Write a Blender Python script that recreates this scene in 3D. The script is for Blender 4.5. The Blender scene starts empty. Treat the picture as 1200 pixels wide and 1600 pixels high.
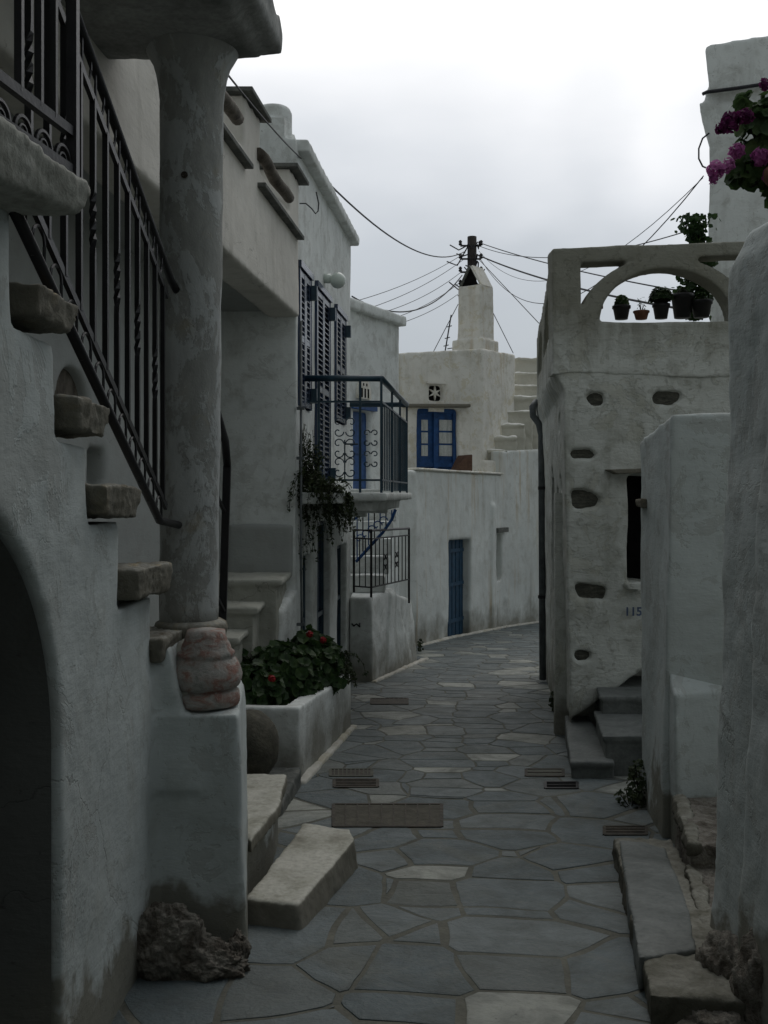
import bpy, bmesh, math, random
from mathutils import Vector, Matrix, noise
R = random.Random(11)
sc = bpy.context.scene
COL = sc.collection
F = 1556.0; HZ = 770.0; EYE = 1.6
V = Vector
def P(px, py, Y): return V(((px-600)/F*Y, Y, EYE+(HZ-py)/F*Y))
def gz(y): return -0.06*max(min(y, 30), -6)
def X_(px, Y): return (px-600)/F*Y
def Z_(py, Y): return EYE+(HZ-py)/F*Y
# ---------------------------------------------------------------- materials
def newmat(name):
    m = bpy.data.materials.new(name); m.use_nodes = True
    nt = m.node_tree; nt.nodes.clear()
    return m, nt, nt.nodes, nt.links
def N(nt, typ, **kw):
    n = nt.nodes.new(typ)
    for k, v in kw.items():
        if k.startswith('i_'): n.inputs[int(k[2:])].default_value = v
        else: setattr(n, k, v)
    return n
def ramp(nt, src, stops, interp='LINEAR'):
    r = nt.nodes.new('ShaderNodeValToRGB'); r.color_ramp.interpolation = interp
    e = r.color_ramp.elements
    while len(e) < len(stops): e.new(0.5)
    for i, (p, c) in enumerate(stops):
        e[i].position = p
        if not isinstance(c, (tuple, list)): c = (c, c, c)
        e[i].color = (*c, 1)
    nt.links.new(src, r.inputs[0]); return r
def mixc(nt, fac, a, b, mode='MIX'):
    m = nt.nodes.new('ShaderNodeMix'); m.data_type = 'RGBA'; m.blend_type = mode
    for s, v in ((m.inputs[0], fac), (m.inputs[6], a), (m.inputs[7], b)):
        if isinstance(v, (int, float)): s.default_value = v
        elif isinstance(v, (tuple, list)): s.default_value = (*v, 1)
        else: nt.links.new(v, s)
    return m.outputs[2]
def mth(nt, op, a, b=0.0, clamp=False):
    m = nt.nodes.new('ShaderNodeMath'); m.operation = op; m.use_clamp = clamp
    for s, v in ((m.inputs[0], a), (m.inputs[1], b)):
        if isinstance(v, (int, float)): s.default_value = v
        else: nt.links.new(v, s)
    return m.outputs[0]
def tex(nt, vec, scale, detail=4, rough=.55, sx=1, sy=1, sz=1, dist=0):
    mp = nt.nodes.new('ShaderNodeMapping'); mp.inputs[3].default_value = (sx, sy, sz)
    nt.links.new(vec, mp.inputs[0])
    t = nt.nodes.new('ShaderNodeTexNoise'); t.inputs['Scale'].default_value = scale
    t.inputs['Detail'].default_value = detail; t.inputs['Roughness'].default_value = rough
    t.inputs['Distortion'].default_value = dist
    nt.links.new(mp.outputs[0], t.inputs['Vector']); return t.outputs[0]
def finish(nt, col, rough, height=None, strength=.3, dist=.01, metal=0, spec=.3):
    b = nt.nodes.new('ShaderNodeBsdfPrincipled'); o = nt.nodes.new('ShaderNodeOutputMaterial')
    if isinstance(col, (tuple, list)): b.inputs['Base Color'].default_value = (*col, 1)
    else: nt.links.new(col, b.inputs['Base Color'])
    if isinstance(rough, (int, float)): b.inputs['Roughness'].default_value = rough
    else: nt.links.new(rough, b.inputs['Roughness'])
    b.inputs['Metallic'].default_value = metal
    b.inputs['Specular IOR Level'].default_value = spec
    if height is not None:
        bp = nt.nodes.new('ShaderNodeBump'); bp.inputs['Strength'].default_value = strength
        bp.inputs['Distance'].default_value = dist
        nt.links.new(height, bp.inputs['Height']); nt.links.new(bp.outputs[0], b.inputs['Normal'])
    nt.links.new(b.outputs[0], o.inputs[0]); return b
def pos(nt): return nt.nodes.new('ShaderNodeNewGeometry').outputs['Position']
def plaster(name, c=(.56,.57,.55), dirt=(.26,.25,.21), amt=.5, streak=.4, damp=.8, rust=0, patch=0, patchc=(.35,.33,.28), bump=.35, topz=None, dampr=(.02, .55)):
    """lime-washed render: mottled wash, dribbles, grime near the ground"""
    m, nt, _, L = newmat(name); p = pos(nt)
    big = tex(nt, p, .9, 5, .6); mid = tex(nt, p, 4.5, 6, .62, dist=.4); fine = tex(nt, p, 38, 4, .6)
    col = mixc(nt, ramp(nt, big, [(.38, 0.), (.68, 1.)]).outputs[0], c, tuple(v*.84 for v in c))
    d = ramp(nt, mid, [(.50, 0.), (.78, amt)]).outputs[0]
    col = mixc(nt, d, col, dirt)
    if streak:
        s = tex(nt, p, 5, 4, .6, 1, 1, .09); s2 = tex(nt, p, 1.3, 2)
        sf = mth(nt, 'MULTIPLY', ramp(nt, s, [(.52, 0.), (.74, streak)]).outputs[0], ramp(nt, s2, [(.4, .15), (.62, 1.)]).outputs[0])
        col = mixc(nt, sf, col, tuple(v*.8 for v in dirt))
    if rust:
        s = tex(nt, p, 7, 3, .6, 1, 1, .05); s2 = tex(nt, p, .8, 2)
        sf = mth(nt, 'MULTIPLY', ramp(nt, s, [(.55, 0.), (.7, rust)]).outputs[0], ramp(nt, s2, [(.42, 0.), (.6, 1.)]).outputs[0])
        col = mixc(nt, sf, col, (.42, .29, .13))
    flake = None
    if patch:
        s = tex(nt, p, 2.6, 6, .74, dist=.6); fl_ = ramp(nt, s, [(.555, 0.), (.572, 1.)]).outputs[0]
        s2 = tex(nt, p, 7, 6, .72, dist=.8); fl2 = ramp(nt, s2, [(.60, 0.), (.615, 1.)]).outputs[0]
        flake = mth(nt, 'MAXIMUM', fl_, fl2)
        col = mixc(nt, mth(nt, 'MULTIPLY', flake, patch), col, patchc)
        rim = ramp(nt, s2, [(.585, 0.), (.60, patch*.8), (.606, 0.)]).outputs[0]
        col = mixc(nt, rim, col, tuple(v*.6 for v in dirt))
    vo = nt.nodes.new('ShaderNodeTexVoronoi'); vo.feature = 'DISTANCE_TO_EDGE'; vo.inputs['Scale'].default_value = 1.3
    wv = nt.nodes.new('ShaderNodeVectorMath'); wv.operation = 'ADD'; nz_ = nt.nodes.new('ShaderNodeTexNoise'); nz_.inputs['Scale'].default_value = 3.5; nz_.inputs['Detail'].default_value = 6
    L.new(p, nz_.inputs['Vector']); sc_n = nt.nodes.new('ShaderNodeVectorMath'); sc_n.operation = 'SCALE'; sc_n.inputs[3].default_value = .55; L.new(nz_.outputs['Color'], sc_n.inputs[0])
    L.new(p, wv.inputs[0]); L.new(sc_n.outputs[0], wv.inputs[1]); L.new(wv.outputs[0], vo.inputs['Vector'])
    crk = mth(nt, 'MULTIPLY', ramp(nt, vo.outputs['Distance'], [(.0, 1.), (.007, 0.)]).outputs[0], ramp(nt, tex(nt, p, .8, 3), [(.52, 0.), (.62, .4)]).outputs[0])
    col = mixc(nt, crk, col, tuple(v*.45 for v in dirt))
    brush = tex(nt, p, 3, 3, .7, 3.5, 3.5, 14)
    sep = nt.nodes.new('ShaderNodeSeparateXYZ'); L.new(p, sep.inputs[0])
    if damp:
        h = mth(nt, 'ADD', sep.outputs[2], mth(nt, 'MULTIPLY', sep.outputs[1], .06))
        h = mth(nt, 'ADD', h, mth(nt, 'MULTIPLY', mth(nt, 'SUBTRACT', tex(nt, p, 2.2, 5, .6), .5), -1.3))
        df = ramp(nt, h, [(dampr[0], damp), (dampr[1], 0.)]).outputs[0]
        col = mixc(nt, df, col, (.17, .16, .125))
    if topz:
        h = mth(nt, 'SUBTRACT', sep.outputs[2], topz[0]); h = mth(nt, 'DIVIDE', h, topz[1]-topz[0])
        h = mth(nt, 'ADD', h, mth(nt, 'MULTIPLY', mth(nt, 'SUBTRACT', tex(nt, p, 5, 5, .7, 1, 1, .15), .5), 1.4))
        col = mixc(nt, ramp(nt, h, [(.25, 0.), (.95, .85)]).outputs[0], col, (.20, .195, .155))
    spk = ramp(nt, tex(nt, p, 26, 3, .7), [(.66, 0.), (.72, .45)]).outputs[0]
    col = mixc(nt, spk, col, tuple(v*.7 for v in dirt))
    ht = mth(nt, 'ADD', mth(nt, 'MULTIPLY', fine, .22), mth(nt, 'ADD', mid, mth(nt, 'MULTIPLY', tex(nt, p, 9, 3, .6), .6)))
    ht = mth(nt, 'ADD', ht, mth(nt, 'MULTIPLY', brush, .35)); ht = mth(nt, 'SUBTRACT', ht, mth(nt, 'MULTIPLY', crk, .8))
    if flake: ht = mth(nt, 'SUBTRACT', ht, mth(nt, 'MULTIPLY', flake, .25))
    finish(nt, col, .92, ht, bump, .02, spec=.12)
    return m
def mottled(name, cs, scale=6, bump=.5, rough=.85, detail=7, fine=40, dist=.5, spec=.25, sz=1, bd=.02):
    m, nt, _, L = newmat(name); p = pos(nt)
    t = tex(nt, p, scale, detail, .65, 1, 1, sz, dist); f = tex(nt, p, fine, 4, .6)
    n = len(cs); st = [(.32+.36*i/(n-1), c) for i, c in enumerate(cs)]
    col = ramp(nt, t, st).outputs[0]
    col = mixc(nt, ramp(nt, f, [(.4, 0.), (.75, .4)]).outputs[0], col, tuple(v*.55 for v in cs[0]))
    finish(nt, col, rough, mth(nt, 'ADD', t, mth(nt, 'MULTIPLY', f, .4)), bump, bd, spec=spec)
    return m
def painted(name, c, rough=.45, spec=.4, wear=(.5, .5), metal=0):
    m, nt, _, L = newmat(name); p = pos(nt)
    t = tex(nt, p, 9, 5, .6); f = tex(nt, p, 60, 3)
    col = mixc(nt, ramp(nt, t, [(.35, 0.), (.7, 1.)]).outputs[0], c, tuple(v*wear[0] for v in c))
    finish(nt, col, rough, f, .25, .004, metal, spec)
    return m
def peeled(name):
    """old column: grey render showing through flaking pale wash"""
    m, nt, _, L = newmat(name); p = pos(nt)
    a = tex(nt, p, 3.2, 8, .72, 1, 1, .55, .5); b = tex(nt, p, 14, 6, .7, 1, 1, .5, .3); f = tex(nt, p, 45, 4)
    grey = ramp(nt, b, [(.3, (.26, .265, .25)), (.55, (.33, .335, .315)), (.75, (.38, .37, .33))]).outputs[0]
    pale = ramp(nt, b, [(.3, (.37, .385, .38)), (.7, (.46, .475, .465))]).outputs[0]
    mk = ramp(nt, mth(nt, 'ADD', a, mth(nt, 'MULTIPLY', b, .35)), [(.645, 0.), (.675, 1.)]).outputs[0]
    col = mixc(nt, mk, grey, pale)
    och = ramp(nt, tex(nt, p, 5, 5, .6), [(.6, 0.), (.72, .5)]).outputs[0]
    col = mixc(nt, och, col, (.30, .26, .17))
    finish(nt, col, .9, mth(nt, 'ADD', mth(nt, 'MULTIPLY', mk, .5), mth(nt, 'ADD', b, mth(nt, 'MULTIPLY', f, .4))), .55, .012, spec=.15)
    return m
def paving(name):
    m, nt, _, L = newmat(name); p = pos(nt)
    at = nt.nodes.new('ShaderNodeAttribute'); at.attribute_name = 'tone'
    sep = nt.nodes.new('ShaderNodeSeparateColor'); L.new(at.outputs['Color'], sep.inputs[0])
    base = ramp(nt, sep.outputs[0], [(0., (.072, .094, .100)), (.35, (.100, .124, .130)), (.62, (.138, .160, .160)), (.85, (.215, .232, .215)), (1., (.31, .318, .28))]).outputs[0]
    t = tex(nt, p, 5, 7, .68, dist=.5); f = tex(nt, p, 34, 5, .65); v = tex(nt, p, 1.2, 4)
    col = mixc(nt, ramp(nt, sep.outputs[1], [(.8, 0.), (1., .35)]).outputs[0], base, (.125, .12, .09))
    col = mixc(nt, ramp(nt, t, [(.42, 0.), (.72, .65)]).outputs[0], col, (.066, .068, .058))
    col = mixc(nt, ramp(nt, tex(nt, p, 1.7, 7, .7, dist=.8), [(.52, 0.), (.66, .6)]).outputs[0], col, (.115, .122, .106))
    col = mixc(nt, ramp(nt, tex(nt, p, 2.3, 6, .6), [(.50, 0.), (.70, .45)]).outputs[0], col, (.066, .082, .085))
    vo = nt.nodes.new('ShaderNodeTexVoronoi'); vo.inputs['Scale'].default_value = 9; L.new(p, vo.inputs['Vector']); col = mixc(nt, ramp(nt, vo.outputs['Distance'], [(.04, .6), (.06, 0.)]).outputs[0], col, (.05, .05, .04))
    col = mixc(nt, ramp(nt, f, [(.5, 0.), (.8, .35)]).outputs[0], col, (.17, .175, .165))
    ro = ramp(nt, t, [(.3, .5), (.7, .8)]).outputs[0]
    finish(nt, col, ro, mth(nt, 'ADD', mth(nt, 'MULTIPLY', t, 1.4), mth(nt, 'MULTIPLY', f, .7)), .75, .016, spec=.4)
    return m
def leafmat(name, a, b, c2):
    m, nt, _, L = newmat(name); p = pos(nt)
    t = tex(nt, p, 13, 3, .6)
    col = ramp(nt, t, [(.3, a), (.5, b), (.72, c2)]).outputs[0]
    b_ = nt.nodes.new('ShaderNodeBsdfPrincipled'); L.new(col, b_.inputs['Base Color']); b_.inputs['Roughness'].default_value = .55
    b_.inputs['Specular IOR Level'].default_value = .3
    tr = nt.nodes.new('ShaderNodeBsdfTranslucent'); L.new(col, tr.inputs[0])
    mx = nt.nodes.new('ShaderNodeMixShader'); mx.inputs[0].default_value = .3
    L.new(b_.outputs[0], mx.inputs[1]); L.new(tr.outputs[0], mx.inputs[2])
    o = nt.nodes.new('ShaderNodeOutputMaterial'); L.new(mx.outputs[0], o.inputs[0]); return m
M = {}
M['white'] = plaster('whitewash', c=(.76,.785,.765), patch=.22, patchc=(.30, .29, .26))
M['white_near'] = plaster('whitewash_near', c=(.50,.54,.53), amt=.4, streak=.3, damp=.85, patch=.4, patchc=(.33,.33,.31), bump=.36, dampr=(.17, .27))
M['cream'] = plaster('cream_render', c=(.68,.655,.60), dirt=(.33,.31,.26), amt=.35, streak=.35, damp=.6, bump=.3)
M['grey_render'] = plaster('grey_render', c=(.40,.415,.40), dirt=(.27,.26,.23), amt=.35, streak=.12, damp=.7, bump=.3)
M['far'] = plaster('far_whitewash', c=(.82,.80,.74), dirt=(.40,.37,.28), amt=.6, streak=.4, damp=.5, rust=.45, patch=.5, patchc=(.60,.54,.38))
M['lowfar'] = plaster('far_lower_whitewash', c=(.70,.725,.70), dirt=(.36,.34,.28), amt=.5, streak=.45, damp=.8, rust=.55)
M['pebble'] = plaster('rubble_house_render', c=(.60,.615,.575), dirt=(.24,.235,.19), amt=.75, streak=.75, damp=.8, patch=.3, patchc=(.40,.385,.30), bump=.8, topz=(2.5, 3.15))
M['terrace'] = plaster('weathered_parapet', c=(.42,.42,.37), dirt=(.17,.17,.13), amt=.6, streak=.65, damp=0, bump=.5)
M['slabconc'] = mottled('weathered_concrete', [(.17,.175,.165), (.31,.315,.30), (.45,.455,.44)], 3.2, .4)
M['landing'] = mottled('pale_worn_landing', [(.24,.24,.21), (.38,.38,.34), (.50,.50,.46)], 6, .5)
M['column'] = peeled('flaking_column')
M['redvase'] = mottled('flaking_red_paint', [(.26,.26,.235), (.36,.35,.325), (.33,.29,.26), (.27,.14,.11), (.36,.345,.32)], 11, .7, sz=1.6)
M['stepstone'] = mottled('mossy_step_stone', [(.15,.12,.07), (.24,.225,.19), (.33,.325,.29), (.37,.30,.18)], 7, .8)
M['gratefill'] = mottled('grit_filled_cover', [(.06,.056,.044), (.085,.08,.064), (.11,.10,.08)], 9, .6, .9)
M['marble'] = mottled('worn_marble', [(.20,.19,.15), (.34,.335,.28), (.45,.44,.385), (.50,.49,.43)], 3.5, .35, .6)
def shade_dirt_sides(m, c=(.12,.11,.085)):  # puts dirt and side shade into the colour by face direction
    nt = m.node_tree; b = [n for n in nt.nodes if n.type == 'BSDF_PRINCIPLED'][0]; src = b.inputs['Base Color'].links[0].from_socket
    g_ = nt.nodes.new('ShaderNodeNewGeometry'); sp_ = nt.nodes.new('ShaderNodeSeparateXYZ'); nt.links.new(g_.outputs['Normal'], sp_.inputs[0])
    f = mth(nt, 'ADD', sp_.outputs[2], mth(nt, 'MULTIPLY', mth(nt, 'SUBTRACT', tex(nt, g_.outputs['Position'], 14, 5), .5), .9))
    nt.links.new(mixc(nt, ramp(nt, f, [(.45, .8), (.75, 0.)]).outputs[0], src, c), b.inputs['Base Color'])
shade_dirt_sides(M['marble']); shade_dirt_sides(M['stepstone'], (.15,.14,.11))
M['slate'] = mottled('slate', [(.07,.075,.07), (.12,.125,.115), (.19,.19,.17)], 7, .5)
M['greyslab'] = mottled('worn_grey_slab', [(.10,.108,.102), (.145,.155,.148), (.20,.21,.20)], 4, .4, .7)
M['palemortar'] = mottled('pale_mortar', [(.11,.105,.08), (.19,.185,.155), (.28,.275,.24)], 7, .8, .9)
shade_dirt_sides(M['palemortar'], (.07,.066,.05))
M['archshade'] = plaster('arch_shade_render', c=(.16,.165,.155), dirt=(.09,.09,.08), amt=.5, streak=.3, damp=.6)  # dark colour paints in the shade inside the arch
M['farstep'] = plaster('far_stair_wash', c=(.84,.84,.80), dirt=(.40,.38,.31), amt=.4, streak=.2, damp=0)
shade_dirt_sides(M['farstep'], (.52,.50,.42))
M['schist'] = mottled('exposed_schist', [(.045,.045,.038), (.085,.085,.07), (.14,.135,.11)], 12, .9, sz=4)
M['rock'] = mottled('rough_rock', [(.07,.058,.046), (.13,.115,.095), (.23,.215,.185), (.15,.135,.115)], 10, 1., bd=.04)
M['boulder'] = mottled('dark_clay_boulder', [(.05,.048,.038), (.085,.08,.062), (.13,.12,.09)], 7, .5)
M['mortar'] = mottled('mortar_and_grit', [(.088,.088,.074), (.12,.119,.10), (.155,.152,.126)], 4, .6, .95, fine=55)
M['pave'] = paving('flagstone')
M['iron'] = painted('black_iron_paint', (.011,.010,.012), .42, .45)
M['dkgreen'] = painted('dark_teal_metal', (.018,.055,.085), .4, .5)
M['blue'] = painted('blue_gloss', (.022,.085,.25), .55, .3)
M['bluedark'] = painted('navy_gloss', (.022,.045,.10), .2, .7)
M['bluedoor'] = painted('faded_blue_boards', (.02,.07,.13), .6, .3)
M['pipe'] = painted('grey_pipe', (.14,.155,.16), .5, .3)
M['wood'] = mottled('weathered_wood', [(.06,.05,.04), (.12,.105,.085), (.19,.17,.14)], 9, .6, sz=.5)
M['brown'] = mottled('brown_board', [(.07,.04,.03), (.12,.07,.05), (.15,.09,.06)], 6, .3)
M['polewood'] = mottled('tarred_pole', [(.02,.017,.015), (.05,.042,.038)], 9, .5, sz=.2)
M['cable'] = painted('cable_sheath', (.035,.035,.04), .6, .2)
M['white_glass'] = painted('opal_glass', (.62,.68,.62), .25, .5, (.93, 1))
M['curtain'] = mottled('lace_curtain', [(.38,.40,.38), (.55,.57,.55), (.66,.67,.65)], 16, .3, sz=.15)
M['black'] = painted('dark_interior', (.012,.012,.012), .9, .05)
M['terracotta'] = mottled('terracotta', [(.12,.055,.035), (.20,.09,.06), (.26,.14,.10)], 7, .3)
M['plastic'] = painted('black_plastic_pot', (.02,.02,.022), .5, .3)
M['soil'] = mottled('soil', [(.03,.022,.016), (.06,.045,.03)], 20, .6)
M['rustgrate'] = mottled('cast_iron_grate', [(.035,.032,.026), (.06,.052,.042), (.085,.07,.052)], 12, .6, .7)
M['leaf'] = leafmat('geranium_leaf', (.014,.030,.011), (.028,.06,.018), (.06,.10,.03))
M['leaf2'] = leafmat('fine_leaf', (.022,.034,.015), (.038,.055,.024), (.07,.085,.036))
M['leaf3'] = leafmat('bright_leaf', (.025,.05,.018), (.06,.11,.035), (.12,.18,.06))
M['stem'] = painted('stem', (.03,.032,.016), .8, .2)
M['red'] = painted('red_petal', (.32,.02,.025), .6, .2, (.6, 1))
M['pink'] = leafmat('pink_petal', (.40,.08,.30), (.55,.17,.44), (.68,.32,.58))
M['purple'] = leafmat('magenta_petal', (.10,.012,.075), (.18,.025,.12), (.28,.06,.2))
M['ink'] = painted('blue_brush_paint', (.12,.16,.26), .8, .1)
M['bluegrey'] = painted('blue_grey_wash', (.50,.525,.55), .9, .1, (.85, 1))
M['mesh'] = painted('dark_mesh_sheet', (.012,.024,.03), .6, .25)
# ---------------------------------------------------------------- mesh builder
class MB:
    def __init__(s): s.v = []; s.f = []
    def ring2(s, A, B):
        n = len(A); o = len(s.v); s.v += [V(a) for a in A]+[V(b) for b in B]
        s.f.append(tuple(range(o, o+n))); s.f.append(tuple(range(o+2*n-1, o+n-1, -1)))
        for i in range(n):
            j = (i+1) % n; s.f.append((o+i, o+n+i, o+n+j, o+j))
        return s
    def box(s, x0, x1, y0, y1, z0, z1):
        return s.ring2([(x0,y0,z0),(x1,y0,z0),(x1,y1,z0),(x0,y1,z0)], [(x0,y0,z1),(x1,y0,z1),(x1,y1,z1),(x0,y1,z1)])
    def plan(s, poly, z0, z1):
        return s.ring2([(x, y, z0) for x, y in poly], [(x, y, z1) for x, y in poly])
    def planf(s, poly, z0, z1f):      # top height as a function of y
        return s.ring2([(x, y, z0) for x, y in poly], [(x, y, z1f(y)) for x, y in poly])
    def front(s, px, Y0, Y1, Yc=None): # outline in a frontal plane at Y (given by its projection), extruded in depth
        q = [P(a, b, Yc or Y0) for a, b in px]
        return s.ring2([(p.x, Y0, p.z) for p in q], [(p.x, Y1, p.z) for p in q])
    def side(s, yz, xf, o0, o1):       # outline in (Y, Z) on a facade xf(Y), extruded across it
        return s.ring2([(xf(y)+o0, y, z) for y, z in yz], [(xf(y)+o1, y, z) for y, z in yz])
    def bar(s, a, b, w, h=None):
        a = V(a); b = V(b); h = h or w; d = (b-a).normalized()
        up = V((0,0,1)) if abs(d.z) < .95 else V((0,1,0))
        r = d.cross(up).normalized()*w/2; u = r.cross(d).normalized()*h/2
        return s.ring2([a-r-u, a+r-u, a+r+u, a-r+u], [b-r-u, b+r-u, b+r+u, b-r+u])
    def tube(s, pts, r, n=6, cap=True):
        pts = [V(p) for p in pts]; rs = r if isinstance(r, (list, tuple)) else [r]*len(pts)
        o = len(s.v); prev = None
        for i, p in enumerate(pts):
            d = (pts[min(i+1, len(pts)-1)]-pts[max(i-1, 0)]).normalized()
            if prev is None:
                up = V((0,0,1)) if abs(d.z) < .9 else V((1,0,0)); x = d.cross(up).normalized()
            else: x = (prev-d*prev.dot(d)).normalized()
            prev = x; y = d.cross(x)
            for k in range(n):
                a = 2*math.pi*k/n; s.v.append(p+(x*math.cos(a)+y*math.sin(a))*rs[i])
        for i in range(len(pts)-1):
            for k in range(n):
                j = (k+1) % n; s.f.append((o+i*n+k, o+i*n+j, o+(i+1)*n+j, o+(i+1)*n+k))
        if cap:
            s.f.append(tuple(range(o+n-1, o-1, -1))); l = o+(len(pts)-1)*n; s.f.append(tuple(range(l, l+n)))
        return s
    def lathe(s, c, prof, n=28, lean=(0,0)):
        c = V(c); o = len(s.v)
        for r, z in prof:
            for k in range(n):
                a = 2*math.pi*k/n; s.v.append(V((c.x+lean[0]*z+r*math.cos(a), c.y+lean[1]*z+r*math.sin(a), c.z+z)))
        for i in range(len(prof)-1):
            for k in range(n):
                j = (k+1) % n; s.f.append((o+i*n+k, o+i*n+j, o+(i+1)*n+j, o+(i+1)*n+k))
        s.f.append(tuple(range(o+n-1, o-1, -1))); l = o+(len(prof)-1)*n; s.f.append(tuple(range(l, l+n)))
        return s
    def leaf(s, c, nrm, r, shape=6, cup=.25):
        c = V(c); nrm = V(nrm).normalized(); a = nrm.orthogonal().normalized(); a.rotate(Matrix.Rotation(R.uniform(0, 6.28), 3, nrm)); b = nrm.cross(a)
        o = len(s.v)
        if shape == 4:
            s.v += [c-a*r, c-b*r*.42+nrm*r*cup*.5, c+a*r, c+b*r*.42+nrm*r*cup*.5]; s.f.append((o, o+1, o+2, o+3))
        else:
            s.v.append(c-nrm*r*cup)
            for k in range(shape):
                t = 2*math.pi*k/shape; rr = r*R.uniform(.78, 1.1); s.v.append(c+a*math.cos(t)*rr+b*math.sin(t)*rr+nrm*r*R.uniform(-.1, .15))
            for k in range(shape): s.f.append((o, o+1+k, o+1+(k+1) % shape))
        return s
    def mesh(s, name):
        me = bpy.data.meshes.new(name); me.from_pydata([tuple(v) for v in s.v], [], s.f); me.validate()
        bm = bmesh.new(); bm.from_mesh(me); bmesh.ops.recalc_face_normals(bm, faces=bm.faces); bm.to_mesh(me); bm.free(); return me
def tmpobj(me):
    o = bpy.data.objects.new('tmp', me); COL.objects.link(o); return o
def evalmesh(o):
    bpy.context.view_layer.update()
    dg = bpy.context.evaluated_depsgraph_get(); me = bpy.data.meshes.new_from_object(o.evaluated_get(dg)); return me
def fbm(p, s, h=.9, l=2.1, o=4): return noise.fractal(p*s, h, l, o)
def soft(mb, voxel=.03, cuts=(), smooth=3, amp=.012, sc_=1.6, rough=0, rsc=12):
    """turn solids into one hand-plastered / worn surface"""
    o = tmpobj(mb.mesh('t')); tmp = []
    for c in cuts:
        co = tmpobj(c.mesh('c')); tmp.append(co)
        m = o.modifiers.new('b', 'BOOLEAN'); m.object = co; m.operation = 'DIFFERENCE'; m.solver = 'EXACT'; m.use_self = True
    m = o.modifiers.new('r', 'REMESH'); m.mode = 'VOXEL'; m.voxel_size = voxel; m.use_smooth_shade = True
    if smooth:
        m = o.modifiers.new('s', 'SMOOTH'); m.factor = .5; m.iterations = smooth
    me = evalmesh(o)
    for t in tmp+[o]:
        d = t.data; bpy.data.objects.remove(t); bpy.data.meshes.remove(d)
    if amp or rough:
        nr = [v.normal.copy() for v in me.vertices]
        for v, n in zip(me.vertices, nr):
            q = v.co.copy(); d = amp*fbm(q, sc_)
            if rough: d += rough*fbm(q+V((7, 3, 1)), rsc, .7)
            v.co = q+n*d
    for p_ in me.polygons: p_.use_smooth = True
    return me
def bevmesh(mb, w=.006, seg=2, smooth=False):
    o = tmpobj(mb.mesh('t')); m = o.modifiers.new('b', 'BEVEL'); m.width = w; m.segments = seg; m.limit_method = 'ANGLE'
    me = evalmesh(o); d = o.data; bpy.data.objects.remove(o); bpy.data.meshes.remove(d)
    return me
# ---------------------------------------------------------------- objects
def link(name, me, mat, parent=None, smooth=False):
    if isinstance(me, MB): me = me.mesh(name)
    me.name = name; me.materials.clear(); me.materials.append(M[mat] if isinstance(mat, str) else mat)
    if smooth:
        for p_ in me.polygons: p_.use_smooth = True
    o = bpy.data.objects.new(name, me); COL.objects.link(o)
    if parent:
        w = V((0,0,0)); q = parent
        while q: w += q.location; q = q.parent
        me.transform(Matrix.Translation(-w)); o.parent = parent
    else:
        vs = me.vertices; n = max(1, len(vs))
        c = V((sum(v.co.x for v in vs)/n, sum(v.co.y for v in vs)/n, min(v.co.z for v in vs)))
        me.transform(Matrix.Translation(-c)); o.location = c
    return o
def tag(o, label, cat, group=None):
    o['label'] = label; o['category'] = cat
    if group: o['group'] = group
    return o
def thing(name, label, cat, loc, group=None):
    o = bpy.data.objects.new(name, None); o.empty_display_size = .2; COL.objects.link(o); o.location = loc
    return tag(o, label, cat, group)
def struct(o): o['kind'] = 'structure'; return o
def arc(c, r, a0, a1, n=12, ax=V((0,1,0)), ay=V((0,0,1))):
    return [V(c)+ax*r*math.cos(a0+(a1-a0)*i/n)+ay*r*math.sin(a0+(a1-a0)*i/n) for i in range(n+1)]
def spiral(c, r0, r1, a0, a1, ax, ay, n=16):
    out = []
    for i in range(n+1):
        t = i/n; r = r0+(r1-r0)*t; a = a0+(a1-a0)*t; out.append(V(c)+ax*r*math.cos(a)+ay*r*math.sin(a))
    return out
fac = lambda y: -1.75+.109*y            # the long left-hand facade line
# ================================================================ ground & street
def cx(y):
    k = [(0, -.1), (3.37, .23), (3.9, .31), (5.84, .54), (7.86, .63), (10.5, .80), (14, 1.3), (18, 1.95), (24, 3.9)]
    for (a, b), (c, d) in zip(k, k[1:]):
        if y <= c: return b+(d-b)*(y-a)/(c-a)
    return k[-1][1]
g = MB(); xs = [-90, -20, -6]+[-3+.15*i for i in range(54)]+[8, 20, 90]; ys = [-8, -2, 0]+[1+.15*i for i in range(165)]+[30, 60, 300]
for y in ys:
    for x in xs: g.v.append(V((x, y, gz(y)+.002*fbm(V((x, y, 0)), 1.3)-.001)))
w = len(xs)
for j in range(len(ys)-1):
    for i in range(w-1): g.f.append((j*w+i, j*w+i+1, (j+1)*w+i+1, (j+1)*w+i))
struct(link('ground', g, 'mortar', smooth=True))
def clip(poly, px_, py_, nx, ny):       # keep side where (q-p).n <= 0
    out = []
    for i in range(len(poly)):
        a = poly[i]; b = poly[(i+1) % len(poly)]
        da = (a[0]-px_)*nx+(a[1]-py_)*ny; db = (b[0]-px_)*nx+(b[1]-py_)*ny
        if da <= 0: out.append(a)
        if (da < 0 < db) or (db < 0 < da):
            t = da/(da-db); out.append((a[0]+(b[0]-a[0])*t, a[1]+(b[1]-a[1])*t))
    return out
seeds = []; y = 1.6
while y < 24:
    near = y < 6.4
    sp = R.uniform(.24, .36) if near else R.uniform(.17, .27)
    for sd in (-1, 1):
        off = R.uniform(.18, .34)
        seeds.append((cx(y)+sd*.16, y)); x = cx(y)+sd*.16
        while abs(x-cx(y)) < 2.6:
            x += sd*(R.uniform(.2, .8) if near else R.uniform(.2, .6)); seeds.append((x+R.uniform(-.08, .08), y+R.uniform(-.5, .5)*sp*2.4))
    y += sp
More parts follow.
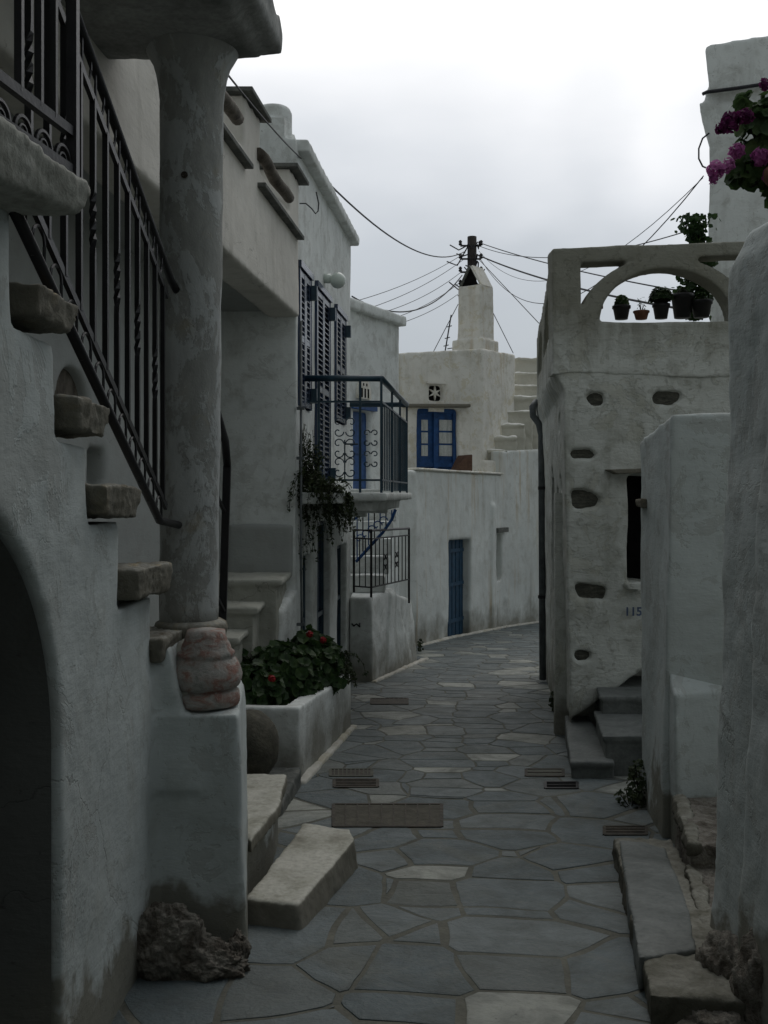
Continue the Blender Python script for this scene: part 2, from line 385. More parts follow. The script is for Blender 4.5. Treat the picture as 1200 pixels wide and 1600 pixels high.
wgt = [R.uniform(-.045, .045) for _ in seeds]
pv = MB(); tones = []
gr = {}
for i, s_ in enumerate(seeds): gr.setdefault((int(s_[0]//1), int(s_[1]//1)), []).append(i)
def tonepick():
    t = R.random()
    return R.uniform(0, .5) if t < .58 else (R.uniform(.4, .65) if t < .85 else R.uniform(.85, 1))
for i, (x, y) in enumerate(seeds):
    poly = [(x-1, y-1), (x+1, y-1), (x+1, y+1), (x-1, y+1)]
    gap = (.011 if R.random() < .6 else .021) if y < 6.5 else .010
    for a in range(-2, 3):
        for b in range(-2, 3):
            for j in gr.get((int(x//1)+a, int(y//1)+b), []):
                if j == i: continue
                u, v_ = seeds[j]; d = math.hypot(u-x, v_-y)
                if d > 2 or d < 1e-5: continue
                nx, ny = (u-x)/d, (v_-y)/d
                dd2 = (d*d+wgt[i]-wgt[j])/(2*d)-gap; poly = clip(poly, x+nx*dd2, y+ny*dd2, nx, ny)
                if len(poly) < 3: break
    if len(poly) < 3: continue
    q = []
    for k in range(len(poly)):
        a = poly[k]; b = poly[(k+1) % len(poly)]; L_ = math.hypot(a[0]-b[0], a[1]-b[1]); n = max(1, int(L_/.07))
        for t in range(n):
            u = t/n; X = a[0]+(b[0]-a[0])*u; Y = a[1]+(b[1]-a[1])*u
            jit = .007
            nn = noise.noise_vector(V((X*2.3, Y*2.3, 3))); n2 = noise.noise_vector(V((X*14, Y*14, i*.37)))
            X += nn.x*.055+n2.x*jit; Y += nn.y*.055+n2.y*jit
            q.append((X, Y))
    tx, ty = R.uniform(-.005, .005), R.uniform(-.005, .005); hh = R.uniform(.0004, .0018)
    top = [(X, Y, gz(Y)+hh+(X-x)*tx+(Y-y)*ty) for X, Y in q]; bot = [(X+(X-x)*.012, Y+(Y-y)*.012, gz(Y)-.005) for X, Y in q]
    n0 = len(pv.f); o = len(pv.v); n = len(q); pv.v += [V(p) for p in top+bot]
    pv.v.append(V((x, y, gz(y)+hh+.001)))
    inn = [(X+(x-X)*.05, Y+(y-Y)*.05, z+.0012) for X, Y, z in top]; oi = len(pv.v); pv.v += [V(p) for p in inn]
    for k in range(n):
        j = (k+1) % n; pv.f.append((o+n+k, o+n+j, o+j, o+k)); pv.f.append((o+k, o+j, oi+j, oi+k))
    pv.f.append(tuple(range(oi, oi+n)))
    c = (tonepick(), R.random(), 0, 1); tones += [c]*(len(pv.f)-n0)
me = bpy.data.meshes.new('paving'); me.from_pydata([tuple(v) for v in pv.v], [], pv.f)
at = me.color_attributes.new('tone', 'FLOAT_COLOR', 'CORNER'); k = 0
for p_, c in zip(me.polygons, tones):
    for li in p_.loop_indices: at.data[li].color = c
me.update()
struct(link('street_paving', me, 'pave'))
# grates and covers let into the paving
def grate(pxs, label, name='drain_grate', bars=9, across=True, mat='rustgrate', fill='rustgrate', group=None):
    (xa, ya), (xb, yb) = pxs
    def G(px, py):
        Y = EYE/((py-HZ)/F-.06); return V(((px-600)/F*Y, Y))
    a = G(xa, yb); b = G(xb, yb); c = G(xb, ya); d = G(xa, ya)
    zf = lambda y: gz(y)+.006
    ctr = (a+b+c+d)/4; t = thing(name, label, 'drain cover', (ctr.x, ctr.y, gz(ctr.y)), group)
    fr = MB(); w = min(.022, (d-a).length*.1)
    def strip(p, q, wd): 
        pp = V((p.x, p.y, zf(p.y))); qq = V((q.x, q.y, zf(q.y))); fr.bar(pp, qq, wd, .008)
    for p, q in ((a, b), (b, c), (c, d), (d, a)): strip(p, q, w)
    link('frame', fr, mat, t)
    fr = MB(); fr.ring2([(p.x, p.y, gz(p.y)-.02) for p in (a, b, c, d)], [(p.x, p.y, gz(p.y)+.0055) for p in (a, b, c, d)])
    pl = link('plate', fr, fill, t)
    fr = MB()
    for i in range(1, bars):
        u = i/bars
        if across: p, q = a.lerp(d, u), b.lerp(c, u)
        else: p, q = a.lerp(b, u), d.lerp(c, u)
        strip(p, q, w*.4)
    link('bars', fr, mat, t)
grate(((521, 1258), (690, 1293)), 'large rectangular stone-filled inspection cover in the middle of the paving', 'inspection_cover', 9, False, 'rustgrate', 'gratefill')
grate(((516, 1203), (581, 1214)), 'pale small grate beside planter, behind the darker one', bars=10, across=False, mat='mortar')
grate(((522, 1219), (590, 1231)), 'dark small grate beside planter, in front of the paler one', bars=5)
grate(((944, 1293), (1010, 1306)), 'small rusty cover just behind the long grey slab', bars=3)
grate(((852, 1223), (902, 1233)), 'black open drain cover at the foot of the right steps', bars=2, mat='iron', fill='black')
grate(((822, 1203), (880, 1214)), 'worn brownish cover left of the right steps', bars=2, fill='mortar')
grate(((580, 1092), (637, 1101)), 'distant ribbed grate past the planter corner', bars=8, across=False)
# ================================================================ near-left staircase
W = -.93
st = thing('staircase', 'whitewashed outside staircase with dark arch below and protruding rough stone step ends', 'staircase', (W-.4, 3.3, gz(3.3)))
wall = MB()
rz = [(2.5, 2.30), (2.83, 2.02), (3.15, 1.75), (3.51, 1.50), (4.02, 1.19), (4.62, .86)]
prof = [(-3, -.5), (4.9, -.5), (4.9, .74), (4.6, .74)]
wall.side([(-3, -.6), (4.62, -.6), (4.62, .86), (4.02, .86), (4.02, 1.19), (3.51, 1.19), (3.51, 1.5), (3.15, 1.5), (3.15, 1.75), (2.83, 1.75), (2.83, 2.02), (2.5, 2.02), (2.5, 2.32), (-3, 2.32)], lambda y: 0, W-1.05, W)
wall.ring2([(-1.3, 4.0, -.6), (-.53, 3.96, -.6), (-.66, 4.9, -.6), (-1.3, 4.9, -.6)], [(-1.3, 4.02, .70), (-.588, 4.02, .70), (-.665, 4.72, .72), (-1.3, 4.72, .74)])
wall.ring2([(-1.3, 4.0, .4), (-.74, 3.995, .4), (-.70, 4.7, .4), (-1.3, 4.7, .4)], [(-1.3, 4.06, .975), (-.875, 4.06, .975), (-.87, 4.68, .97), (-1.3, 4.68, .97)])
archc = MB()
pts = [(1.15, -1.0), (2.87, -1.0), (2.87, .3)]+[(2.05+.82*math.cos(a), .86+.76*math.sin(a)) for a in [i*math.pi/18 for i in range(19)]]+[(1.15, .3)]
archc.side(pts, lambda y: 0, -2.2+.35, W+.3)
me = soft(wall, .02, [archc], 2, .014, 1.3, .0015, 14)
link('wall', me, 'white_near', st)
b = MB().box(-1.88, -1.83, 1.0, 3.0, -.6, 1.8); link('arch_back_wall', b, 'black', st)  # coloured black to stand for the unlit depth of the arch
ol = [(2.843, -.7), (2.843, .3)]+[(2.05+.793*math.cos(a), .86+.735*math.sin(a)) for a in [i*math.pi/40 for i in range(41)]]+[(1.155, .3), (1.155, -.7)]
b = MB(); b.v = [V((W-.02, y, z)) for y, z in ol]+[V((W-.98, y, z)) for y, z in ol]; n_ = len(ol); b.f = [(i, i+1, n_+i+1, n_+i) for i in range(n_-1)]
link('arch_shade_lining', b, 'archshade', st, True)  # added lining whose dark colour stands for the dim arch interior
def stone(mb, voxel=.010, amp=.010, s_=5, rough=.006): return soft(mb, voxel, (), 1, amp, s_, rough, 25)
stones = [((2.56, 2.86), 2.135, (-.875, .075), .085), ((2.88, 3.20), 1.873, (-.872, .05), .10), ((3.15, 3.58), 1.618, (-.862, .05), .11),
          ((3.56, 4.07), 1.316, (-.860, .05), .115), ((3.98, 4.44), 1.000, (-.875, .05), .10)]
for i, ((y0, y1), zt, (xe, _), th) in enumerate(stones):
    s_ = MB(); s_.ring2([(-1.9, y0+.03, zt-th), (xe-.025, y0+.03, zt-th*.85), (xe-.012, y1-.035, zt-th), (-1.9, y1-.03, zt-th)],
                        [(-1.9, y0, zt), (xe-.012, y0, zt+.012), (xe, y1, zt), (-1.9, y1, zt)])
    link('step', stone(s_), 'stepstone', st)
s_ = MB(); s_.ring2([(-2, 1.75, 2.29), (-.90, 1.75, 2.29), (-.83, 2.12, 2.27), (-.765, 2.50, 2.30), (-2, 2.5, 2.29)], [(-2, 1.75, 2.39), (-.88, 1.75, 2.39), (-.80, 2.12, 2.395), (-.74, 2.53, 2.375), (-2, 2.53, 2.39)])
o = link('landing_slab', stone(s_, .011, .008, 3, .004), 'landing', st)
# marble steps at the foot
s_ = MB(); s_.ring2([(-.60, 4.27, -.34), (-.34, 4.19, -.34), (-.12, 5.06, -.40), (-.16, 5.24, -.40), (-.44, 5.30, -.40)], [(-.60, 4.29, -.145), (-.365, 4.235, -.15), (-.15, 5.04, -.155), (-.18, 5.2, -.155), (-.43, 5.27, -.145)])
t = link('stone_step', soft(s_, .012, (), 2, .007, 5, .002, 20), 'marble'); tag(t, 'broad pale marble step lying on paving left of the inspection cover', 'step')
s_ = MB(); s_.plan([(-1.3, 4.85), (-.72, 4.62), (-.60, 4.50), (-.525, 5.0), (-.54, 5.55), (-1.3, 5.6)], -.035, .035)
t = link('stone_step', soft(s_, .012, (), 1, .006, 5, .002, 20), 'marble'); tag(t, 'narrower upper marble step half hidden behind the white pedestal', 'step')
t2 = soft(MB().plan([(-1.3, 4.9), (-.74, 4.68), (-.64, 4.58), (-.565, 5.0), (-.58, 5.5), (-1.3, 5.55)], -.6, -.03), .016, (), 2, .006, 3); link('riser', t2, 'white_near', t)
# column
cl = thing('column', 'tall flaking grey column standing on a red painted baluster block', 'column', (-.876, 4.5, 1.0))
c = MB(); prof = [(.131+.012*math.sin(z*1.1)*0+.013*z/2.6+.003*noise.noise(V((z*3, 0, 0))), z) for z in [i*2.6/40 for i in range(41)]]
prof = prof[:37]+[(.150, 2.40), (.158, 2.46), (.172, 2.51), (.192, 2.545), (.205, 2.57), (.21, 2.62)]
c.lathe((-.882, 4.5, 1.02), prof, 40, lean=(.006, 0))
me = c.mesh('s')
for v in me.vertices:
    d = V((v.co.x+.876, v.co.y-4.5, 0)).normalized(); v.co += d*.006*fbm(v.co, 4)
link('shaft', me, 'column', cl, True)
c = MB().lathe((-.872, 4.5, .955), [(.12, 0), (.158, .01), (.166, .035), (.158, .062), (.135, .075)], 36)
link('base_ring', c, 'stepstone', cl, True)
c = MB().lathe((-.750, 4.20, .625), [(.12, 0), (.142, .012), (.146, .04), (.142, .078), (.124, .090), (.124, .097), (.143, .106), (.152, .135), (.153, .165), (.145, .20), (.130, .235), (.119, .252), (.114, .258), (.119, .268), (.118, .285), (.106, .298), (.100, .33), (.092, .35), (.086, .375), (.08, .40)], 48)
me = c.mesh('v')
for v in me.vertices: v.co.z = .705+(v.co.z-.625)*.79
for v in me.vertices:
    d = V((v.co.x+.750, v.co.y-4.20, 0)); d = d.normalized() if d.length > 1e-4 else V((0,0,1)); v.co += d*.010*fbm(v.co, 7)+V((0,0,.006))*fbm(v.co, 11)
link('baluster_block', me, 'redvase', cl, True)
c = MB().lathe((-.790, 4.26, .58), [(.15, 0), (.165, .06), (.168, .16), (.15, .26), (.12, .33), (.09, .38)], 24)
link('mortar_collar', soft(c, .016, (), 3, .03, 5), 'terrace', cl)
hk = MB().tube(arc((-.872, 4.352, 2.99), .012, 0, 6.2, 10, V((1,0,0))), .004).tube([(-.872, 4.372, 2.99), (-.872, 4.345, 2.99)], .008)
link('hook', hk, 'rustgrate', cl)
# porch roof slab
sx = lambda y: .109*(y-4.6)
s_ = MB()
s_.side([(-1, 3.63), (4.66, 3.63), (4.68, 3.72), (4.62, 3.8), (-1, 3.8)], sx, -1.9, -.47)
s_.side([(-1, 3.58), (4.58, 3.58), (4.60, 3.66), (-1, 3.66)], sx, -1.8, -.56)
pr = thing('porch_roof', 'thick weathered concrete porch roof slab carried by the column, top left', 'roof', (-1.2, 4.6, 3.58))
link('slab', soft(s_, .025, (), 4, .012, 3), 'slabconc', pr)
# stair railing --------------------------------------------------
rl = thing('stair_railing', 'black wrought iron railing with twisted bars sloping down to the column', 'railing', (-.92, 3.4, 1.9))
XR = -.92
def zt(y): return 3.045-.382*(y-2.92)
def zb(y): return 2.079-.511*(y-2.92)
link('handrail', MB().tube([(XR, 2.42, zt(2.42)), (XR, 4.3, zt(4.3)), (XR+.01, 4.39, zt(4.36)-.01)], .017, 8), 'iron', rl, True)
link('bottom_rail', MB().tube([(XR, 2.40, zb(2.40)), (XR, 4.08, zb(4.08)), (XR+.02, 4.40, zb(4.08)-.03)], .017, 8), 'iron', rl, True)
dz = .115
link('inner_top_rail', MB().bar((XR, 2.42, zt(2.42)-dz), (XR, 4.22, zt(4.22)-dz), .014, .026), 'iron', rl)
link('inner_bottom_rail', MB().bar((XR, 2.42, zb(2.42)+dz), (XR, 4.20, zb(4.20)+dz), .014, .026), 'iron', rl)
ysb = [2.58+.142*i for i in range(12)]
for k, y in enumerate(ysb):
    b = MB(); za, zc = zb(y)+dz, zt(y)-dz; n = 26; pts = []; o0 = len(b.v)
    tw = (k % 2 == 0)
    for i in range(n+1):
        z = za+(zc-za)*i/n; u = (i/n-.5); a = 0
        if tw and abs(u) < .12: a = (u+.12)/.24*2*math.pi
        r = .0125
        for q in range(4):
            t_ = a+math.pi/4+q*math.pi/2; b.v.append(V((XR+r*math.cos(t_), y+r*math.sin(t_), z)))
    for i in range(n):
        for q in range(4):
            j = (q+1) % 4; b.f.append((i*4+q, i*4+j, (i+1)*4+j, (i+1)*4+q))
    link('baluster', b, 'iron', rl)
for top in (True, False):
    b = MB()
    for y in [2.51+.142*i for i in range(12)]:
        z0 = (zt(y)-dz) if top else zb(y); r = .046
        sl = -.382 if top else -.511
        if top: pts = arc((XR, y, z0+.055), r, 0, -math.pi, 10)
        else: pts = arc((XR, y, z0+.05), r, 0, math.pi, 10)
        b.tube(pts, .005, 5)
        b.tube([pts[0], pts[0]+V((0, 0, .045 if top else -.045))], .005, 5); b.tube([pts[-1], pts[-1]+V((0, 0, .065 if top else -.065+.02))], .005, 5)
    link('scrollwork', b, 'iron', rl)
lr = thing('landing_railing', 'black iron railing section above the pale landing slab, upper left corner', 'railing', (-.8, 2.3, 2.38))
A = V((-.775, 2.48, 0)); B = V((-.93, 1.5, 0))
def LR(u, z): q = A.lerp(B, u); return V((q.x, q.y, z))
link('post', MB().bar(LR(0, 2.372), LR(0, 3.35), .026, .026), 'iron', lr)
link('bottom_rail', MB().bar(LR(0, 2.40), LR(1, 2.40), .018, .024), 'iron', lr)
link('middle_rail', MB().bar(LR(0, 2.495), LR(1, 2.495), .018, .024), 'iron', lr)
link('handrail', MB().tube([LR(0, 3.33), LR(1, 3.33)], .018, 8), 'iron', lr)
for u in (.10, .17, .26, .40, .46, .58, .7, .82):
    link('baluster', MB().bar(LR(u, 2.495), LR(u, 3.33), .017), 'iron', lr)
b = MB(); ux = (B-A).normalized()
for u in [.055+.095*i for i in range(10)]:
    b.tube(arc(LR(u, 2.41), .036, 0, math.pi, 10, ux), .006, 5); b.tube(arc(LR(u, 2.41), .018, 0, math.pi, 8, ux), .004, 5)
link('scrollwork', b, 'iron', lr)
# rough rock at the foot of the pedestal
def blob(c, rad, seed, amp=.25, sub=5, s_=2.2):
    bm = bmesh.new(); bmesh.ops.create_icosphere(bm, subdivisions=sub, radius=1)
    for v in bm.verts:
        n = v.co.normalized(); q = V((n.x*rad[0], n.y*rad[1], n.z*rad[2]))
        k = 1+amp*fbm(n+V((seed, seed*2, 0)), s_)+amp*.35*fbm(n+V((seed, 1, 4)), s_*4)
        v.co = V(c)+q*k
    me = bpy.data.meshes.new('b'); bm.to_mesh(me); bm.free()
    for p_ in me.polygons: p_.use_smooth = True
    return me
def joinmesh(ms):
    bm = bmesh.new()
    for m in ms: bm.from_mesh(m)
    me = bpy.data.meshes.new('j'); bm.to_mesh(me); bm.free()
    for p_ in me.polygons: p_.use_smooth = True
    return me
t = link('rock', joinmesh([blob((-.83, 3.80, -.14), (.15, .10, .17), 3, .16, 6, 2.4), blob((-.70, 3.80, -.21), (.17, .09, .10), 5, .2, 6, 2.6)]), 'rock')
tag(t, 'rough brown rock mortared to the foot of the white pedestal', 'rock')
t = link('rock', blob((-.565, 3.86, -.18), (.045, .06, .07), 9), 'rock'); tag(t, 'small loose rock at the pedestal corner, right of the big rough rock', 'rock')
# ================================================================ loggia house (left, middle)
h1 = thing('loggia_house', 'cream rendered house with an open loggia, notched parapet and wooden poles', 'house', (-1.6, 6.5, gz(6.5)))
w = MB()
w.side([(1.5, 3.19), (9.02, 3.19), (9.02, 4.40), (8.62, 4.40), (8.62, 4.03), (7.50, 4.03), (7.50, 4.40), (7.02, 4.40), (7.02, 4.03), (5.6, 4.03), (5.5, 5.4), (1.5, 5.4)], fac, -.28, 0)
link('loggia_front', soft(w, .02, (), 1, .008, 1.2), 'cream', h1)
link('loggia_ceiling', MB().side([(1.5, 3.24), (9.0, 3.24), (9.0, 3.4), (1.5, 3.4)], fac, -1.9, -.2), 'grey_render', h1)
w = MB().side([(1.0, -.6), (9.4, -.6), (9.4, 3.3), (1.0, 3.3)], fac, -.95, -.72)
# niches in the loggia's back wall
n1 = MB(); n1.side([(5.63, 2.06), (6.11, 2.06)]+[(5.87+.24*math.cos(a), 2.10+.24*math.sin(a)) for a in [i*math.pi/10 for i in range(11)]], fac, -.86, -.5)
n2 = MB(); n2.side([(6.10, 1.64), (6.36, 1.64), (6.36, 1.88), (6.10, 1.88)], fac, -.90, -.5)
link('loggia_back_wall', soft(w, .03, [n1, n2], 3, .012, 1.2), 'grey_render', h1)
link('niche_shutter', MB().side([(5.61, 2.06), (6.13, 2.06), (6.13, 2.36), (5.61, 2.36)], fac, -.80, -.785), 'wood', h1)
def slabcap(y0, y1, z): 
    return bevmesh(MB().side([(y0, z), (y1, z), (y1, z+.035), (y0, z+.035)], fac, -.34, .075), .006)
link('parapet_cap', slabcap(6.95, 7.56, 4.405), 'slate', h1)
link('parapet_cap', slabcap(8.56, 9.10, 4.405), 'slate', h1)
for a, b, z in ((6.0, 7.05, 3.90), (7.42, 8.95, 3.88)):
    link('slate_ledge', bevmesh(MB().side([(a, z), (b, z-.01), (b, z+.025), (a, z+.035)], fac, -.05, .06), .005), 'slate', h1)
for a, b, z in ((5.6, 6.82, 4.15), (7.40, 8.55, 4.12)):
    pts = [V((fac(a+(b-a)*i/8)+.01+.008*math.sin(i*1.3), a+(b-a)*i/8, z+.014*math.sin(i*.9))) for i in range(9)]
    link('wooden_pole', MB().tube(pts, [.047, .048, .046, .048, .05, .047, .048, .047, .046], 10), 'wood', h1, True)
# steps inside the loggia
s2 = thing('loggia_steps', 'short mossy flight of whitewashed steps inside the loggia behind the column', 'staircase', (-1.4, 8, gz(8)))
for y0, y1, z, xr in ((8.15, 9.0, .89, -.86), (7.72, 8.2, .715, -1.00), (7.25, 7.75, .54, -1.08), (6.8, 7.3, .36, -1.14)):
    w = MB().box(-2.2, xr-.02, y0+.02, y1, -.7, z-.04).box(-2.2, xr+.03, y0, y1, z-.055, z)
    link('step', soft(w, .02, (), 1, .012, 3, .004, 14), 'terrace', s2)
w = MB().side([(8.3, -.7), (9.05, -.7), (9.05, .74), (8.3, .62)], fac, -.5, -.01); link('side_wall', soft(w, .03), 'white', s2)
r2 = thing('stair_railing', 'dark iron railing seen edge-on directly behind the column', 'railing', (-1.04, 6.5, .3))
link('post', MB().bar(P(347, 1000, 6.5), P(355, 728, 6.5), .05, .03), 'iron', r2)
link('handrail', MB().tube([P(355, 728, 6.5), P(352, 690, 6.45), P(338, 640, 6.35), P(300, 540, 6.0)], .026, 8), 'iron', r2, True)
for a, b_ in (((350, 955), (322, 900)), ((351, 800), (322, 740))):
    link('rail', MB().bar(P(*a, 6.48), P(*b_, 6.2), .02), 'iron', r2)
# ================================================================ shuttered house
h2 = thing('shuttered_house', 'white two storey house with navy louvred shutters and heavy cornice', 'house', (-1.2, 10.8, gz(10.8)))
f2 = lambda y: fac(y)-.03
w = MB(); w.side([(9.0, -1.2), (12.5, -1.2), (12.5, 4.80), (9.0, 4.80)], f2, -3.5, 0)
w.side([(9.0, 4.7), (12.42, 4.7), (12.35, 4.98), (10.0, 5.0), (9.0, 5.0)], f2, -.36, -.10)
w.lathe((fac(9)-.25, 9.22, 4.6), [(.17, 0), (.17, .52), (.14, .56)], 20)
wins = [(9.12, 9.72, 2.40, 3.70), (10.0, 10.86, 1.66, 3.70), (11.25, 12.02, 2.42, 3.70)]
gws = [(9.40, 9.84, -.35, 1.0), (10.14, 10.92, -.75, 1.30), (11.44, 12.14, -.35, .98)]
cuts = [MB().side([(a, c), (b, c), (b, d), (a, d)], f2, -.14, .3) for a, b, c, d in wins+gws]
link('wall', soft(w, .025, cuts, 1, .008, 1.1), 'white', h2)
link('cornice', soft(MB().side([(9.1, 4.72), (12.62, 4.72), (12.64, 4.84), (9.1, 4.84)], f2, -.1, .10), .025, (), 2, .006, 2), 'white', h2)
link('dado', soft(MB().front([(357, 820), (457, 820), (457, 900), (352, 905)], 8.95, 9.1), .02, (), 3, .01, 2), 'grey_render', h2)
def louvre(f, y0, y1, z0, z1, off, mat, parent, thk=.035, name='shutter'):
    b = MB(); fr = .05
    b.side([(y0, z0), (y0+fr, z0), (y0+fr, z1), (y0, z1)], f, off, off+thk); b.side([(y1-fr, z0), (y1, z0), (y1, z1), (y1-fr, z1)], f, off, off+thk)
    for z in (z0, (z0+z1)/2-.03, z1-.06): b.side([(y0+fr, z), (y1-fr, z), (y1-fr, z+.06), (y0+fr, z+.06)], f, off+.002, off+thk-.002)
    z = z0+.08
    while z < z1-.09:
        a0, a1 = off+.002, off+thk-.002
        b.ring2([(f(y0+fr)+a0, y0+fr, z+.035), (f(y0+fr)+a1, y0+fr, z), (f(y0+fr)+a1, y0+fr, z+.008), (f(y0+fr)+a0, y0+fr, z+.043)],
                [(f(y1-fr)+a0, y1-fr, z+.035), (f(y1-fr)+a1, y1-fr, z), (f(y1-fr)+a1, y1-fr, z+.008), (f(y1-fr)+a0, y1-fr, z+.043)])
        z += .055
    return link(name, b, mat, parent)
for a, b_, c, d in wins:
    wn = MB(); wn.side([(a-.02, d-.03), (b_+.02, d-.03), (b_+.02, d+.03), (a-.02, d+.03)], f2, -.04, .035)
    wn.side([(a, c), (a+.03, c), (a+.03, d-.03), (a, d-.03)], f2, -.1, .02); wn.side([(b_-.03, c), (b_, c), (b_, d-.03), (b_-.03, d-.03)], f2, -.1, .02)
    fr = link('window_frame', wn, 'bluedark', h2)
    link('pane', MB().side([(a+.03, c), (b_-.03, c), (b_-.03, d-.03), (a+.03, d-.03)], f2, -.13, -.12), 'black', fr)
    m_ = (a+b_)/2
    louvre(f2, a+.04, m_-.005, c+.01, d-.04, -.02, 'bluedark', h2); louvre(f2, m_+.005, b_-.04, c+.01, d-.04, -.02, 'bluedark', h2)
    for yy, zz in ((b_-.06, d-.16), (b_-.06, c+.14)):
        link('shutter_catch', MB().side([(yy, zz-.07), (yy+.06, zz-.07), (yy+.06, zz+.07), (yy, zz+.07)], f2, .02, .075), 'dkgreen', h2)
for i, (a, b_, c, d) in enumerate(gws):
    nm = 'door' if i == 1 else 'window'
    o = link(nm, MB().side([(a, c), (b_, c), (b_, d), (a, d)], f2, -.125, -.10), 'bluedark', h2)
    fr = MB()
    for yy in (a, (a+b_)/2-.02, b_-.04): fr.side([(yy, c), (yy+.04, c), (yy+.04, d), (yy, d)], f2, -.10, -.07)
    for zz in (c, (c+d)/2, d-.05): fr.side([(a+.04, zz), (b_-.04, zz), (b_-.04, zz+.05), (a+.04, zz+.05)], f2, -.095, -.072)
    link('frame', fr, 'dkgreen', o)
pp = thing('downpipe', 'thin vertical pipe running down the corner beside the loggia', 'pipe', (fac(9)+.03, 9.02, gz(9)))
link('tube', MB().tube([(fac(9)+.02, 8.99, 3.15), (fac(9)+.02, 8.99, 1.0), (fac(9)+.035, 8.99, -.4)], .011, 8), 'pipe', pp, True)
for z in (2.35, 1.9, .4): link('clip', MB().box(fac(9)-.02, fac(9)+.05, 8.97, 9.01, z, z+.025), 'pipe', pp)
gl = thing('wall_lamp', 'round white globe lamp on the upper wall of the shuttered house', 'lamp', (f2(10.55), 10.55, 3.8))
link('bracket', MB().tube([(f2(10.55)-.02, 10.55, 3.87), (f2(10.55)+.07, 10.55, 3.87)], .05, 14), 'white_glass', gl, True)
bm = bmesh.new(); bmesh.ops.create_uvsphere(bm, u_segments=24, v_segments=14, radius=.085); bmesh.ops.translate(bm, verts=bm.verts, vec=(f2(10.55)+.14, 10.55, 3.85)); me = bpy.data.meshes.new('g'); bm.to_mesh(me); bm.free()
link('globe', me, 'white_glass', gl, True)
# balcony ----------------------------------------------------------
bc = thing('balcony', 'small balcony with dark teal handrail, scrollwork side and dense bars', 'balcony', (-.3, 10.8, 1.5))
fo = lambda y: fac(y)+.70
w = MB().side([(9.35, 1.52), (12.25, 1.52), (12.25, 1.60), (9.35, 1.60)], fac, -.1, .76).side([(9.45, 1.42), (12.15, 1.42), (12.15, 1.54), (9.45, 1.54)], fac, -.1, .62)
link('slab', soft(w, .02, (), 2, .006, 3), 'white', bc)
zr = 2.68
link('handrail', MB().tube([(fac(9.4)-.03, 9.4, zr), (fo(9.4), 9.4, zr), (fo(12.2), 12.2, zr), (fac(12.2), 12.2, zr)], .030, 8), 'dkgreen', bc, True)
for (x, y) in [(fo(9.4), 9.4), (fo(12.2), 12.2), (fo(10.4), 10.4), (fo(11.3), 11.3), (fac(9.4)+.11, 9.4), (fac(9.4)+.5, 9.4)]:
    link('post', MB().bar((x, y, 1.6), (x, y, zr), .024), 'dkgreen', bc)
for z in (2.36, 1.72):
    link('side_rail', MB().bar((fac(9.4), 9.4, z+.10*(z > 2)), (fo(9.4), 9.4, z+.10*(z > 2)), .018), 'dkgreen', bc)
    link('front_rail', MB().bar((fo(9.4), 9.4, z+.1*(z > 2)), (fo(12.2), 12.2, z+.1*(z > 2)), .018), 'dkgreen', bc)
b = MB(); ax = V((1,0,0)); az = V((0,0,1))
for cxx, zc_ in [(fac(9.4)+.355, z) for z in (2.22, 2.02, 1.84)]+[(fac(9.4)+.60, z) for z in (2.12, 1.92)]:
    sgn = .055 if cxx < fac(9.4)+.5 else .035
    for sx_ in (-1, 1):
        for sz_ in (-1, 1):
            b.tube(spiral((cxx+sx_*sgn*1.1, 9.4, zc_+sz_*.045), sgn*.95, .012, math.pi if sx_ > 0 else 0, (math.pi if sx_ > 0 else 0)+sx_*sz_*-5.4, ax, az, 18), .006, 5)
b.tube([(fac(9.4)+.355, 9.4, 1.72), (fac(9.4)+.355, 9.4, 2.1)], .007, 5); b.tube([(fac(9.4)+.355, 9.4, 2.06), (fac(9.4)+.48, 9.4, 2.06)], .008, 5)
link('scrollwork', b, 'dkgreen', bc)
for k in range(17):
    y = 9.5+k*.162
    link('bar', MB().bar((fo(y), y, 1.62), (fo(y), y, 2.46), .014), 'dkgreen', bc)
bp = MB().side([(9.8, 1.36), (9.9, 1.36), (9.9, 1.44), (9.8, 1.44)], fac, -.05, .5).side([(11.8, 1.36), (11.9, 1.36), (11.9, 1.44), (11.8, 1.44)], fac, -.05, .5)
link('bracket', bp, 'white', bc)
# trailing plant on the balcony's near side --------------------------
def sprays(name, starts, n, length, droop, leafr, mat, label, cat, spread=.25, shape=4, per=16, group=None, base=None, stemr=.003):
    t = thing(name, label, cat, base or starts[0], group)
    lv = MB(); sm = MB()
    for i in range(n):
        s0 = V(R.choice(starts))+V((R.uniform(-.05, .05), R.uniform(-.05, .05), R.uniform(-.04, .04)))
        d = V((R.gauss(0, 1)*spread, R.gauss(0, 1)*spread, R.uniform(.2, 1))).normalized(); L_ = length*R.uniform(.4, 1.1); p = s0.copy(); path = [p.copy()]
        for k in range(8):
            d = (d+V((R.gauss(0, .12), R.gauss(0, .12), -droop*R.uniform(.6, 1.3)))).normalized(); p = p+d*L_/8; path.append(p.copy())
        sm.tube(path, stemr, 3, False)
        for k in range(per):
            u = R.uniform(.1, 1)*8; a = int(min(7, u)); q = path[a].lerp(path[a+1], u-a)
            nn = V((R.gauss(0, 1), R.gauss(0, 1), R.gauss(.4, 1))); lv.leaf(q+nn.normalized()*leafr*1.2, nn, leafr*R.uniform(.6, 1.3), shape)
    link('foliage', lv, mat, t); link('stems', sm, 'stem', t); return t
tp = sprays('trailing_plant', [(-.72, 9.2, 1.68), (-.64, 9.18, 1.64), (-.50, 9.2, 1.60)], 55, .55, .42, .021, 'leaf2', 'straggly dark plant trailing from the near end of the balcony', 'plant', .26, 4, 34)
lv = MB()
tp2 = MB()
